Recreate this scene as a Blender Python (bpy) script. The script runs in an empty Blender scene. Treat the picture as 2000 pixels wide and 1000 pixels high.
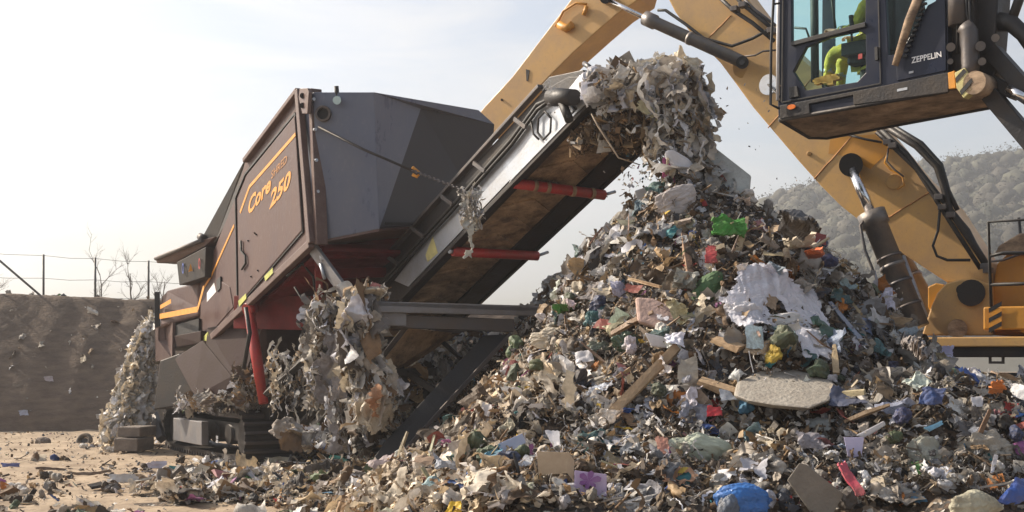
import bpy, bmesh, math, random
import numpy as np
from mathutils import Vector, Matrix, geometry
R = math.radians
random.seed(7); rng = np.random.default_rng(7)
sc = bpy.context.scene
F, HY, CH = 2500.0, 700.0, 1.6          # focal length in photo pixels, horizon row, camera height
# ---------------------------------------------------------------- camera
cd = bpy.data.cameras.new('camera'); cam = bpy.data.objects.new('camera', cd)
sc.collection.objects.link(cam); sc.camera = cam
cam.location = (0, 0, CH); cam.rotation_euler = (R(90), 0, 0)
cd.sensor_width = 36; cd.lens = 36*F/2000; cd.shift_y = (HY-500)/2000
cd.clip_start = .1; cd.clip_end = 5000
# ---------------------------------------------------------------- sky
SUN_EL, SUN_AZ = 34, -66                # azimuth from +Y, negative is to the left
sundir = Vector((math.sin(R(SUN_AZ))*math.cos(R(SUN_EL)), math.cos(R(SUN_AZ))*math.cos(R(SUN_EL)), math.sin(R(SUN_EL))))
world = bpy.data.worlds.new('World'); sc.world = world; world.use_nodes = True
nt = world.node_tree; nt.nodes.clear()
def N(nt, t, **k):
    n = nt.nodes.new(t)
    for a, b in k.items(): setattr(n, a, b)
    return n
L = lambda nt, a, b: nt.links.new(a, b)
sky = N(nt, 'ShaderNodeTexSky', sky_type='NISHITA', sun_disc=False, sun_elevation=R(SUN_EL), sun_rotation=R(SUN_AZ))
sky.air_density = 1.0; sky.dust_density = 3.2; sky.ozone_density = 1.0
tc = N(nt, 'ShaderNodeTexCoord'); mp = N(nt, 'ShaderNodeMapping'); mp.inputs['Scale'].default_value = (1.8, 1.8, 9); mp.inputs['Rotation'].default_value = (0, R(14), 0)
no = N(nt, 'ShaderNodeTexNoise'); no.inputs['Scale'].default_value = 2.2; no.inputs['Detail'].default_value = 9; no.inputs['Roughness'].default_value = .58; no.inputs['Distortion'].default_value = .5
rp = N(nt, 'ShaderNodeMapRange'); rp.inputs[1].default_value = .4; rp.inputs[2].default_value = .64; rp.inputs[3].default_value = .3; rp.inputs[4].default_value = .95
hs = N(nt, 'ShaderNodeHueSaturation'); hs.inputs['Saturation'].default_value = .25; hs.inputs['Value'].default_value = 1.08
mx = N(nt, 'ShaderNodeMix', data_type='RGBA'); bg = N(nt, 'ShaderNodeBackground'); ow = N(nt, 'ShaderNodeOutputWorld')
L(nt, tc.outputs['Generated'], mp.inputs[0]); L(nt, mp.outputs[0], no.inputs['Vector']); L(nt, no.outputs[0], rp.inputs[0])
L(nt, sky.outputs[0], hs.inputs['Color']); L(nt, rp.outputs[0], mx.inputs[0]); L(nt, sky.outputs[0], mx.inputs[6]); L(nt, hs.outputs[0], mx.inputs[7])
L(nt, mx.outputs[2], bg.inputs[0]); bg.inputs[1].default_value = .1; L(nt, bg.outputs[0], ow.inputs[0])
sl = bpy.data.lights.new('sun', 'SUN'); so = bpy.data.objects.new('sun', sl); sc.collection.objects.link(so)
sl.energy = 4.2; sl.angle = R(1.2); sl.color = (1, .87, .7)
so.rotation_euler = (-sundir).to_track_quat('-Z', 'Y').to_euler(); so.location = (-30, 0, 30)
sc.view_settings.view_transform = 'Standard'; sc.view_settings.look = 'None'; sc.view_settings.exposure = 0.84; sc.view_settings.gamma = 1
sc.cycles.volume_bounces = 0; sc.cycles.max_bounces = 6; sc.cycles.transparent_max_bounces = 12
# ---------------------------------------------------------------- helpers
def W(px, py, D): return Vector(((px-1000)/F*D, D, CH+(HY-py)/F*D))
CAM = Vector((0, 0, CH))
def onP(px, py, P0, n):
    d = Vector(((px-1000)/F, 1, (HY-py)/F)); return CAM+d*(n.dot(P0-CAM)/n.dot(d))
def vnoise(p, seed=0):
    p = np.asarray(p, float); i = np.floor(p).astype(np.int64); f = p-i; f = f*f*(3-2*f)
    def h(a, b, c):
        x = (a*374761393+b*668265263+c*2147483647+seed*1442695041) & 0xffffffff
        x = ((x ^ (x >> 13))*1274126177) & 0xffffffff
        x = ((x ^ (x >> 15))*2246822519) & 0xffffffff
        return ((x ^ (x >> 16)) & 0xffff)/65535.0
    X, Y, Z = i[..., 0], i[..., 1], i[..., 2]; u, v, w = f[..., 0], f[..., 1], f[..., 2]
    r = 0
    for a in (0, 1):
        for b in (0, 1):
            for c in (0, 1):
                r = r+h(X+a, Y+b, Z+c)*(u if a else 1-u)*(v if b else 1-v)*(w if c else 1-w)
    return r
def fbm(p, o=4, seed=0):
    p = np.asarray(p, float); s = 0; a = .5; t = 0
    for k in range(o): s = s+a*vnoise(p*2**k, seed+k); t += a; a *= .5
    return s/t
def crease(p, o=3, seed=0):             # sharp straight folds in random directions, about 0 to 1
    p = np.asarray(p, float); g = np.random.default_rng(seed+991); p = p+(np.stack([vnoise(p*.9+k*17, seed+k) for k in range(3)], -1)-.5)*.45; s = 0; t = 0
    for k in range(3*o):
        d = g.normal(size=3); d /= np.linalg.norm(d); f = .35*1.33**k; w = f**-.75; s = s+w*np.abs(((p@d)*f+g.random()) % 1*2-1); t += w
    return np.clip((s/t-.5)*1.9+.45, -.4, 1.4)
def props(o, label=None, cat=None, group=None, kind=None):
    if label: o['label'] = label
    if cat: o['category'] = cat
    if group: o['group'] = group
    if kind: o['kind'] = kind
    return o
def link(o): sc.collection.objects.link(o); return o
def thing(name, label, cat, loc=(0, 0, 0), group=None):
    o = link(bpy.data.objects.new(name, None)); o.location = loc; o.empty_display_size = .3
    return props(o, label, cat, group)
def attach(o, par):
    o.parent = par
    if par.type == 'EMPTY': o.matrix_parent_inverse = Matrix.Translation(-par.location)
    else: o.matrix_parent_inverse = Matrix.Identity(4)
class MB:
    def __init__(s): s.v = []; s.f = []; s.s = []; s.m = []; s.mi = 0
    def add(s, vs, fs, sm=False):
        b = len(s.v); s.v += [Vector(x) for x in vs]
        for q in fs: s.f.append([b+i for i in q]); s.s.append(sm); s.m.append(s.mi)
        return s
    def prism(s, poly, vec):
        n = len(poly); vec = Vector(vec)
        return s.add(list(poly)+[p+vec for p in poly], [list(range(n)), list(range(2*n-1, n-1, -1))]+[[i, (i+1) % n, n+(i+1) % n, n+i] for i in range(n)])
    def holes(s, outer, hs, vec):
        polys = [outer]+hs; allv = [p for q in polys for p in q]; n = len(allv); vec = Vector(vec)
        tr = geometry.tessellate_polygon(polys); fs = [list(t) for t in tr]+[[n+i for i in reversed(t)] for t in tr]; b = 0
        for q in polys:
            k = len(q); fs += [[b+i, b+(i+1) % k, n+b+(i+1) % k, n+b+i] for i in range(k)]; b += k
        return s.add(allv+[p+vec for p in allv], fs)
    def box(s, c, ax, ay, az):
        c, ax, ay, az = map(Vector, (c, ax, ay, az))
        return s.prism([c-ax-ay-az, c+ax-ay-az, c+ax+ay-az, c-ax+ay-az], az*2)
    def beam(s, p0, p1, w, h, up=(0, 0, 1)):
        d = (p1-p0).normalized(); side = d.cross(Vector(up)).normalized(); u = side.cross(d).normalized()
        return s.box((p0+p1)/2, (p1-p0)/2, side*w/2, u*h/2)
    def tube(s, pts, r, seg=8, caps=True):
        pts = [Vector(p) for p in pts]; n = len(pts); rs = r if isinstance(r, (list, tuple)) else [r]*n; vs = []; prev = None
        for i, p in enumerate(pts):
            d = (pts[min(i+1, n-1)]-pts[max(i-1, 0)]).normalized()
            if prev is None: prev = d.orthogonal().normalized()
            u = (prev-d*prev.dot(d))
            u = u.normalized() if u.length > 1e-5 else d.orthogonal().normalized()
            prev = u; w = d.cross(u)
            vs += [p+(u*math.cos(a)+w*math.sin(a))*rs[i] for a in [2*math.pi*k/seg for k in range(seg)]]
        fs = [[i*seg+k, i*seg+(k+1) % seg, (i+1)*seg+(k+1) % seg, (i+1)*seg+k] for i in range(n-1) for k in range(seg)]
        s.add(vs, fs, True)
        if caps:
            b = len(s.v)-len(vs)
            for q in (list(range(seg-1, -1, -1)), [(n-1)*seg+k for k in range(seg)]): s.f.append([b+i for i in q]); s.s.append(False); s.m.append(s.mi)
        return s
    def cyl(s, a, b, r, seg=16): return s.tube([a, b], r, seg)
    def build(s, name, mat, parent=None, bevel=0, seg=2, label=None, keep=False):
        me = bpy.data.meshes.new(name)
        c = Vector((0, 0, 0))
        if parent is None and not keep:
            A = np.array([tuple(v) for v in s.v]); c = Vector(((A[:, 0].min()+A[:, 0].max())/2, (A[:, 1].min()+A[:, 1].max())/2, A[:, 2].min()))
        me.from_pydata([tuple(v-c) for v in s.v], [], s.f); me.update()
        me.polygons.foreach_set('use_smooth', [bool(x) for x in s.s]); me.polygons.foreach_set('material_index', s.m)
        for m in (mat if isinstance(mat, (list, tuple)) else [mat]): me.materials.append(m)
        bm = bmesh.new(); bm.from_mesh(me); bmesh.ops.recalc_face_normals(bm, faces=bm.faces); bm.to_mesh(me); bm.free()
        o = link(bpy.data.objects.new(name, me)); o.location = c
        if parent is not None: attach(o, parent)
        if bevel:
            m = o.modifiers.new('bevel', 'BEVEL'); m.width = bevel; m.segments = seg; m.limit_method = 'ANGLE'; m.angle_limit = R(35)
        if label: o['label'] = label
        return o
def build_each(mb, name, mat, parent, bevel=0):
    """one object for every connected piece of the builder"""
    par = list(range(len(mb.v)))
    def fd(i):
        while par[i] != i: par[i] = par[par[i]]; i = par[i]
        return i
    for f in mb.f:
        for i in f[1:]: par[fd(i)] = fd(f[0])
    gr = {}
    for f, sm in zip(mb.f, mb.s): gr.setdefault(fd(f[0]), []).append((f, sm))
    out = []
    for fs in gr.values():
        ids = sorted({i for f, _ in fs for i in f}); mpx = {i: k for k, i in enumerate(ids)}; m = MB(); m.v = [mb.v[i] for i in ids]; m.f = [[mpx[i] for i in f] for f, _ in fs]; m.s = [x for _, x in fs]; m.m = [0]*len(fs); out.append(m.build(name, mat, parent, bevel))
    return out
def np_mesh(name, V, Fc, mat, smooth=None, col=None, recentre=True):
    """V (n,3), Fc list of (k,m) int arrays"""
    me = bpy.data.meshes.new(name); V = np.asarray(V, np.float32); c = np.zeros(3)
    if recentre: c = np.array([(V[:, 0].min()+V[:, 0].max())/2, (V[:, 1].min()+V[:, 1].max())/2, V[:, 2].min()]); V = V-c.astype(np.float32)
    Fc = [np.asarray(f, np.int32) for f in Fc if len(f)]
    me.vertices.add(len(V)); me.vertices.foreach_set('co', V.ravel())
    li = np.concatenate([f.ravel() for f in Fc]); tot = np.concatenate([np.full(len(f), f.shape[1], np.int32) for f in Fc])
    st = np.concatenate([[0], np.cumsum(tot)[:-1]]).astype(np.int32)
    me.loops.add(len(li)); me.loops.foreach_set('vertex_index', li)
    me.polygons.add(len(tot)); me.polygons.foreach_set('loop_start', st)
    me.polygons.foreach_set('use_smooth', np.ones(len(tot), bool) if smooth is True else (np.zeros(len(tot), bool) if smooth is None or smooth is False else np.asarray(smooth, bool)))
    me.update(calc_edges=True)
    if col is not None:
        a = me.color_attributes.new('Col', 'FLOAT_COLOR', 'POINT'); cc = np.ones((len(V), 4), np.float32); cc[:, :3] = col; a.data.foreach_set('color', cc.ravel())
    me.materials.append(mat)
    o = link(bpy.data.objects.new(name, me)); o.location = c
    return o
# ---------------------------------------------------------------- materials
def mat(name, col, rough=.55, metal=0, dirt=None, amt=.5, scale=3, bump=.15, bscale=40, spec=.5, attr=None, trans=0, speck=0, spk=(.8, .78, .72), streak=1, alpha=None):
    m = bpy.data.materials.new(name); m.use_nodes = True; nt = m.node_tree; b = nt.nodes['Principled BSDF']; out = nt.nodes['Material Output']
    b.inputs['Roughness'].default_value = rough; b.inputs['Metallic'].default_value = metal; b.inputs['Specular IOR Level'].default_value = spec
    tc = N(nt, 'ShaderNodeTexCoord'); mp = N(nt, 'ShaderNodeMapping'); mp.inputs['Scale'].default_value = (1, 1, 1/streak); L(nt, tc.outputs['Object'], mp.inputs[0]); co = mp.outputs[0]
    if attr == 'Col': a = N(nt, 'ShaderNodeVertexColor', layer_name='Col'); src = a.outputs[0]
    elif attr == 'obj': a = N(nt, 'ShaderNodeObjectInfo'); src = a.outputs['Color']
    else: a = N(nt, 'ShaderNodeRGB'); a.outputs[0].default_value = (*col, 1); src = a.outputs[0]
    nz = N(nt, 'ShaderNodeTexNoise'); nz.inputs['Scale'].default_value = scale; nz.inputs['Detail'].default_value = 10; nz.inputs['Roughness'].default_value = .68; L(nt, co, nz.inputs['Vector'])
    mr = N(nt, 'ShaderNodeMapRange'); mr.inputs[1].default_value = .38; mr.inputs[2].default_value = .66; mr.inputs[3].default_value = 0; mr.inputs[4].default_value = amt; L(nt, nz.outputs[0], mr.inputs[0])
    mx = N(nt, 'ShaderNodeMix', data_type='RGBA'); L(nt, mr.outputs[0], mx.inputs[0]); L(nt, src, mx.inputs[6]); mx.inputs[7].default_value = (*(dirt or [c*.55 for c in col]), 1); cur = mx.outputs[2]
    if speck:
        v = N(nt, 'ShaderNodeTexNoise'); v.inputs['Scale'].default_value = scale*14; v.inputs['Detail'].default_value = 3; L(nt, co, v.inputs['Vector'])
        r2 = N(nt, 'ShaderNodeMapRange'); r2.inputs[1].default_value = .6; r2.inputs[2].default_value = .68; r2.inputs[4].default_value = speck; L(nt, v.outputs[0], r2.inputs[0])
        m2 = N(nt, 'ShaderNodeMix', data_type='RGBA'); L(nt, r2.outputs[0], m2.inputs[0]); L(nt, cur, m2.inputs[6]); m2.inputs[7].default_value = (*spk, 1); cur = m2.outputs[2]
    L(nt, cur, b.inputs['Base Color'])
    rr = N(nt, 'ShaderNodeMapRange'); rr.inputs[1].default_value = .3; rr.inputs[2].default_value = .7; rr.inputs[3].default_value = max(rough-.12, .05); rr.inputs[4].default_value = min(rough+.2, 1); L(nt, nz.outputs[0], rr.inputs[0]); L(nt, rr.outputs[0], b.inputs['Roughness'])
    if bump:
        n2 = N(nt, 'ShaderNodeTexNoise'); n2.inputs['Scale'].default_value = bscale; n2.inputs['Detail'].default_value = 5; L(nt, co, n2.inputs['Vector'])
        bp = N(nt, 'ShaderNodeBump'); bp.inputs['Strength'].default_value = bump; bp.inputs['Distance'].default_value = .02; L(nt, n2.outputs[0], bp.inputs['Height']); L(nt, bp.outputs[0], b.inputs['Normal'])
    if trans:
        t = N(nt, 'ShaderNodeBsdfTranslucent'); L(nt, cur, t.inputs[0]); ms = N(nt, 'ShaderNodeMixShader'); ms.inputs[0].default_value = trans
        L(nt, b.outputs[0], ms.inputs[1]); L(nt, t.outputs[0], ms.inputs[2]); L(nt, ms.outputs[0], out.inputs[0])
    if alpha: b.inputs['Alpha'].default_value = alpha
    return m
DUST = (.30, .22, .16)
M = dict(
 brown=mat('brown_paint', (.072, .035, .031), .5, 0, (.12, .075, .064), .85, 2.6, .15, 30, streak=3, spec=.3, speck=.22, spk=(.2, .16, .13)),
 brownframe=mat('brown_frame_paint', (.095, .052, .045), .45, 0, (.17, .12, .1), .75, 3, .15, 30, spec=.35, speck=.25, spk=(.25, .2, .16)),
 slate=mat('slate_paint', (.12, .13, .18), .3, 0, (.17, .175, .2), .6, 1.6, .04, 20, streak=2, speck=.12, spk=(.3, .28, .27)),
 shadedslate=mat('shaded_slate_paint', (.032, .029, .033), .5, 0, (.055, .048, .05), .5, 1.2, .05, 20, streak=2),  # darker copy of the slate, for the hood facet in shade
 orange=mat('orange_paint', (.72, .3, .02), .5, 0, (.4, .2, .08), .4, 8, .05, 30),
 red=mat('red_paint', (.42, .018, .018), .42, 0, (.2, .06, .04), .6, 6, .15, 30, speck=.25, spk=(.35, .25, .18)),
 darkred=mat('dark_red_paint', (.16, .009, .008), .5, 0, (.045, .018, .013), .6, 3, .15, 20, spec=.2),
 steel=mat('grey_steel', (.085, .082, .087), .5, .35, (.14, .105, .08), .7, 3, .15, 30),
 dsteel=mat('dark_steel', (.022, .02, .021), .5, .3, (.06, .045, .033), .7, 3, .2, 30),
 black=mat('black_rubber', (.012, .0115, .012), .55, 0, (.04, .03, .024), .5, 4, .15, 40),
 silver=mat('galvanised_sheet', (.42, .45, .5), .42, .55, (.3, .28, .26), .5, 2.2, .08, 20, speck=.3, spk=(.2, .16, .12), streak=1),
 belt=mat('dirty_rubber_belt', (.12, .075, .045), .75, 0, (.52, .36, .22), 1.0, 2.4, 1.0, 9, speck=.5, spk=(.05, .035, .03)),
 green=mat('green_paint', (.035, .05, .025), .6, 0, (.07, .055, .04), .7, 3, .1, 20),
 yellow=mat('excavator_yellow_paint', (.58, .345, .115), .45, 0, (.4, .26, .14), .75, 1.9, .06, 25, speck=.14, spk=(.2, .14, .09), streak=1),
 yellow2=mat('deep_yellow_paint', (.6, .27, .025), .42, 0, (.36, .19, .06), .55, 1.6, .08, 25),
 rust=mat('rusty_patch', (.5, .22, .05), .6, 0, (.2, .09, .03), .9, 6, .2, 30),
 worn=mat('worn_grey_steel', (.2, .2, .215), .45, .4, (.16, .13, .105), .6, 3, .15, 30),
 maroon=mat('dark_maroon_paint', (.03, .012, .011), .6, 0, (.05, .034, .027), .8, 3, .15, 20, spec=.15),  # even dark maroon of the chute and lower cowl
 ram=mat('dusty_grey_ram', (.13, .125, .13), .42, .4, (.26, .22, .18), .8, 3, .2, 30),
 chrome=mat('chrome_rod', (.8, .8, .82), .16, 1, (.5, .48, .45), .3, 10, .02, 30),
 cab=mat('cab_navy_paint', (.007, .011, .03), .34, 0, (.02, .022, .034), .6, 2.4, .05, 20, spec=.25),
 under=mat('dusty_cab_floor', (.13, .085, .055), .8, 0, (.5, .36, .24), 1.0, 2.6, .5, 12, speck=.3, spk=(.05, .04, .03), streak=.5),
 white=mat('white_paint', (.78, .78, .8), .5, 0, (.5, .48, .45), .4, 5, .02),
 ltyellow=mat('pale_yellow_paint', (.62, .55, .22), .5, 0, (.3, .26, .15), .6, 8, .02),
 amber=mat('amber_lens', (.8, .2, .03), .25), lamp=mat('clear_lamp_lens', (.55, .75, .8), .15),
 blue=mat('blue_paint', (.05, .1, .4), .5), skin=mat('skin', (.5, .28, .2), .55, 0, (.42, .2, .15), .3, 12, .05),
 hivis=mat('hi_vis_cloth', (.6, .5, .06), .9, 0, (.32, .27, .07), .8, 9, .9, 22), navycloth=mat('navy_cloth', (.03, .035, .06), .85, 0, (.06, .06, .08), .5, 9, .4, 40),
 boot=mat('boot_leather', (.05, .035, .025), .6), hair=mat('dark_hair', (.03, .02, .015), .7), eye=mat('eye', (.7, .7, .7), .2),
 concrete=mat('concrete', (.2, .165, .135), .9, 0, (.12, .1, .085), .8, 5, .6, 25), bark=mat('bark', (.12, .095, .075), .9, 0, (.07, .055, .045), .7, 8, .6, 30),
 post=mat('galvanised_post', (.1, .1, .1), .5, .4, (.2, .17, .14), .5, 8, .1), sticker=mat('sticker_green_yellow', (.5, .5, .12), .5, 0, (.25, .3, .06), .8, 9, 0),
 tyre=mat('tyre_rubber', (.05, .045, .042), .8, 0, (.18, .14, .1), .8, 6, .3, 40),
)
def glass_mat(name, tint, f=1.16):
    m = bpy.data.materials.new(name); m.use_nodes = True; nt = m.node_tree; nt.nodes.clear(); o = N(nt, 'ShaderNodeOutputMaterial')
    t = N(nt, 'ShaderNodeBsdfTransparent'); t.inputs[0].default_value = (*tint, 1); g = N(nt, 'ShaderNodeBsdfGlossy'); g.inputs['Roughness'].default_value = .03
    fr = N(nt, 'ShaderNodeFresnel'); fr.inputs[0].default_value = f; ms = N(nt, 'ShaderNodeMixShader')
    L(nt, fr.outputs[0], ms.inputs[0]); L(nt, t.outputs[0], ms.inputs[1]); L(nt, g.outputs[0], ms.inputs[2]); L(nt, ms.outputs[0], o.inputs[0]); return m
M['screen'] = glass_mat('windscreen_glass', (.9, .98, .97), 1.03); M['glass'] = glass_mat('tinted_glass', (.86, .97, .96))
SCR = mat('waste_scrap', (1, 1, 1), .6, 0, (.1, .07, .045), .55, 7, .35, 30, attr='Col', trans=.18, spec=.35)
PIECE = mat('waste_piece', (1, 1, 1), .5, 0, (.12, .085, .055), .5, 7, .3, 25, attr='obj', trans=.12, spec=.35)
# ---- shared shapes
def ico(sub):
    bm = bmesh.new(); bmesh.ops.create_icosphere(bm, subdivisions=sub, radius=1); V = np.array([v.co[:] for v in bm.verts]); T = np.array([[v.index for v in f.verts] for f in bm.faces]); bm.free(); return V, T
# ---------------------------------------------------------------- ground, bank, hill, haze
gx = np.unique(np.concatenate([np.linspace(-380, -14, 40), np.linspace(-14, 10, 200), np.linspace(10, 380, 40)]))
gy = np.unique(np.concatenate([np.linspace(-6, 8, 15), np.linspace(8, 32, 220), np.linspace(32, 560, 50)]))
def grid(xs, ys, zf):
    X, Y = np.meshgrid(xs, ys, indexing='ij'); Z = zf(X, Y); n, m = X.shape
    V = np.stack([X, Y, Z], -1).reshape(-1, 3); i = np.arange((n-1)*m).reshape(n-1, m)[:, :-1].ravel()
    return V, np.stack([i, i+m, i+m+1, i+1], 1)
def P3(X, Y, s, z=0.): return np.stack([X*s, Y*s, np.full_like(X, z)], -1)
def gz(X, Y):
    near = np.clip((34-Y)/6, 0, 1)*np.clip((Y-5)/3, 0, 1)*np.clip((16-abs(X))/2, 0, 1)
    return ((fbm(P3(X, Y, 1.1), 5, 3)-.5)*.12+(fbm(P3(X, Y, 6.), 3, 9)-.5)*.05)*near-.02
V, Q = grid(gx, gy, gz)
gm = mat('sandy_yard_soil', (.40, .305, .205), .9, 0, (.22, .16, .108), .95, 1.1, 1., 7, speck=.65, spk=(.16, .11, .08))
o = np_mesh('ground', V, [Q], gm, True, recentre=False); props(o, kind='structure')
# earth bank on the left
def bank_h(X, Y):
    y0 = 28.4+.10*(X+12)+(fbm(P3(X, Y*0, .5), 3, 5)-.5)*.5
    t = np.clip((Y-y0)/2.4, 0, 1); top = 3.18-.028*(X+12)+(fbm(P3(X, Y*0, .8), 3, 6)-.5)*.1
    return (t**.8)*top*np.clip((6-X)/5, 0, 1)+((fbm(P3(X, Y, 1.6), 5, 7)-.5)*.13+(fbm(P3(X, Y, 7.), 3, 8)-.5)*.08)*np.clip(t*6, 0, 1)*np.clip((1.25-t)*3, .2, 1)-.15+.15*np.clip(t*20, 0, 1)-.06
V, Q = grid(np.linspace(-26, 6, 330), np.concatenate([np.linspace(27, 33, 80), np.linspace(33.3, 45, 14)]), bank_h)
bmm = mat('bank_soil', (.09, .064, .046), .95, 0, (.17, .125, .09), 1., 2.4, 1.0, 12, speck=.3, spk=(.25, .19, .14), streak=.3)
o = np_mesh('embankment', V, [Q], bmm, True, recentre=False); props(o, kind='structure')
def bank_pt(px, py):
    for t in np.arange(26, 40, .05):
        p = W(px, py, t)
        if p.z < float(bank_h(np.array([p.x]), np.array([p.y]))[0]): return p
    return W(px, py, 31)
def hill_h(X, Y):
    prof = np.interp(X, [-10, 18, 60, 72, 84, 96, 108, 120, 170, 300], [0, 12, 34, 38.5, 41, 43, 45, 46, 52, 55])
    return prof*np.clip((Y-150)/150, 0, 1)**.9*np.clip((480-Y)/100, 0, 1)+(fbm(P3(X, Y, .03), 4, 21)-.5)*5*np.clip((Y-150)/40, 0, 1)-1
V, Q = grid(np.linspace(-10, 300, 90), np.linspace(150, 480, 70), hill_h)
o = np_mesh('hill', V, [Q], mat('hill_soil', (.13, .12, .1), .95, 0, (.09, .09, .07), .8, .05, 0), True, recentre=False); props(o, kind='structure')
# wood on the hill: many crowns of small twig faces
def twig_cloud(C, rad, nf, size, seed):
    g = np.random.default_rng(seed); n = len(C); d = g.normal(size=(n, nf, 3)); d /= np.linalg.norm(d, axis=2, keepdims=True); d *= g.uniform(.35, .9, (n, nf, 1))**.6
    lob = 1+.35*np.sin(d[..., :1]*5+g.uniform(0, 6, (n, 1, 1)))*np.cos(d[..., 1:2]*4+g.uniform(0, 6, (n, 1, 1)))
    P = C[:, None]+d*lob*rad[:, None, None]*np.array([1, 1, 1.15]); a = g.normal(size=(n, nf, 3)); b = g.normal(size=(n, nf, 3)); s = size*g.uniform(.5, 1.4, (n, nf, 1))
    a *= s/np.linalg.norm(a, axis=2, keepdims=True); b *= .45*s/np.linalg.norm(b, axis=2, keepdims=True)
    V = np.stack([P-a-b, P+a, P+b*1.5], 2).reshape(-1, 3); return V, np.arange(len(V)).reshape(-1, 3)
n = 2600; hx = rng.uniform(30, 200, n); hyv = rng.uniform(170, 325, n); keep = (hx/hyv > .16) & (hx/hyv < .46); hx, hyv = hx[keep], hyv[keep]
hz = hill_h(hx, hyv); rad = rng.uniform(2.2, 4.2, len(hx)); C = np.stack([hx, hyv, hz+rad*.9], 1)
V, T = twig_cloud(C, rad, 170, .34, 5); cc = np.array([[.062, .054, .038]])*rng.uniform(.5, 1.6, (len(hx), 1))+np.array([[0, .012, 0]])*rng.uniform(0, 1, (len(hx), 1)); cv, ct = ico(2)
Vl = []; Tl = []
for i in range(len(hx)):
    u = cv*(.3+.75*fbm(cv*1.9+i*7.3, 3, 50))[:, None]*rad[i]*[1, 1, 1.1]+C[i]; Vl.append(u); Tl.append(ct+len(V)+i*len(cv))
col = np.concatenate([np.repeat(cc, 510, 0), np.repeat(cc, len(cv), 0)]); nt_ = len(T); V = np.concatenate([V]+Vl); T = np.concatenate([T]+Tl); smw = np.arange(len(T)) >= nt_
o = np_mesh('woodland', V, [T], mat('bare_wood', (1, 1, 1), .9, attr='Col', bump=0, amt=.75, scale=.9, dirt=(.025, .023, .017)), smw, col); props(o, kind='stuff')
# fence on the bank
fz = thing('wire_fence', 'wire fence on thin grey posts along the top of the earth bank', 'fence', bank_pt(85, 575))
fp = []
for px, pt in ((-60, 488), (85, 497), (186, 503), (290, 509), (392, 514)):
    D = 31.3+.0016*px; a, b = W(px, 600, D), W(px, pt, D); fp.append((a, b)); MB().tube([a, b], .028, 8).build('post', M['post'], fz)
MB().tube([W(-30, 484, 31.2), W(80, 578, 31.35)], .03, 6).build('brace', M['post'], fz)
w = MB()
for t in (.98, .55, .2):
    for (a, b), (c, d) in zip(fp, fp[1:]):
        p, q = a.lerp(b, t), c.lerp(d, t); w.tube([p, (p+q)/2-Vector((0, 0, .03)), q], .007, 4)
w.build('wire', M['post'], fz)
def bare_tree(base, h, seed, label):
    r = random.Random(seed); t = thing('bare_tree', label, 'tree', base); tr = MB(); cr = MB()
    def br(p, d, l, rad, lev):
        pts = [p]; q = p.copy(); dd = d.copy()
        for k in range(4):
            dd = (dd+Vector((r.gauss(0, .12), r.gauss(0, .12), r.gauss(.03, .06)))).normalized(); q = q+dd*l/4; pts.append(q.copy())
        (tr if lev < 1 else cr).tube(pts, [rad*(1-.17*i) for i in range(5)], 5 if lev < 2 else 3)
        if lev < 4:
            for k in range(4 if lev < 3 else 3):
                i = r.choice([1, 2, 3, 4]); nd = (dd+Vector((r.gauss(0, .6), r.gauss(0, .6), r.gauss(.2, .35)))).normalized(); br(pts[i], nd, l*r.uniform(.45, .7), rad*.5, lev+1)
    br(Vector(base), Vector((0, 0, 1)), h*.55, h*.014, 0)
    tr.build('trunk', M['bark'], t); cr.build('crown', M['bark'], t)
for i, (px, D, h, lb) in enumerate(((262, 36, 2.3, 'widest bare tree behind the fence, right of the middle post'), (196, 37, 2.1, 'thin bare tree right behind the middle fence post'), (318, 35.5, 1.7, 'small bare tree close to the left end of the shredder'), (-40, 37, 2.3, 'bare tree beyond the left edge of the yard'))):
    b = W(px, 615, D); bare_tree(b, h*1.0, 40+i, lb)
# ---------------------------------------------------------------- the waste heap surface
def mound(X, Y, x, y, h, sl, sr, sf, sb, p=.2):
    dx, dy = X-x, Y-y; s = np.sqrt((np.where(dx < 0, sl, sr)*dx)**2+(np.where(dy < 0, sf, sb)*dy)**2+p*p); return h-s+p
def Hf(X, Y):
    X = np.asarray(X, float); Y = np.asarray(Y, float)
    a = mound(X, Y, 1.9, 13.6, 3.7, 1.32, 1.02, .93, 1.2, .3)
    b = mound(X, Y, 5.6, 13.1, 1.42, .35, .3, .36, .5, .4)
    c = mound(X, Y, .95, 17.6, 2.72, 1.1, .5, 1., .8, .4)
    d = mound(X, Y, .55, 12., 1.45, .78, .3, .45, .6, .35)
    e = mound(X, Y, 3.2, 11.2, 1.35, .4, .28, .5, .4, .4)
    z = np.maximum.reduce([a, b, c, d, e]); w = np.clip(z/.5+.2, 0, 1)
    z = z+w*((fbm(P3(X, Y, 1.25), 3, 31)-.5)*.55+(fbm(P3(X, Y, 4.5), 3, 33)-.5)*.16)
    # thin litter apron under and in front of the shredder
    ap = .14*np.exp(-((X+2.9)/1.9)**2-((Y-15.6)/1.6)**2)+.1*np.exp(-((X+.9)/1.5)**2-((Y-14)/2.)**2)+.25*np.exp(-((X+1.3)/1.2)**2-((Y-17.6)/1.4)**2)
    return np.maximum(z, ap*(.3+1.4*fbm(P3(X, Y, 2.5), 3, 36))-.05)
def surf(px, py):
    ts = np.arange(8, 30, .02); x = (px-1000)/F*ts; z = CH+(HY-py)/F*ts; h = np.maximum(Hf(x, ts), 0); k = np.argmax(z < h)
    return Vector((x[k], ts[k], h[k]))
V, Q = grid(np.linspace(-6, 10.5, 400), np.linspace(8.6, 20.5, 290), lambda X, Y: Hf(X, Y)+np.clip(Hf(X, Y)*3, 0, 1)*((fbm(P3(X, Y, 14.), 2, 41)-.5)*.09)-.05)
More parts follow.
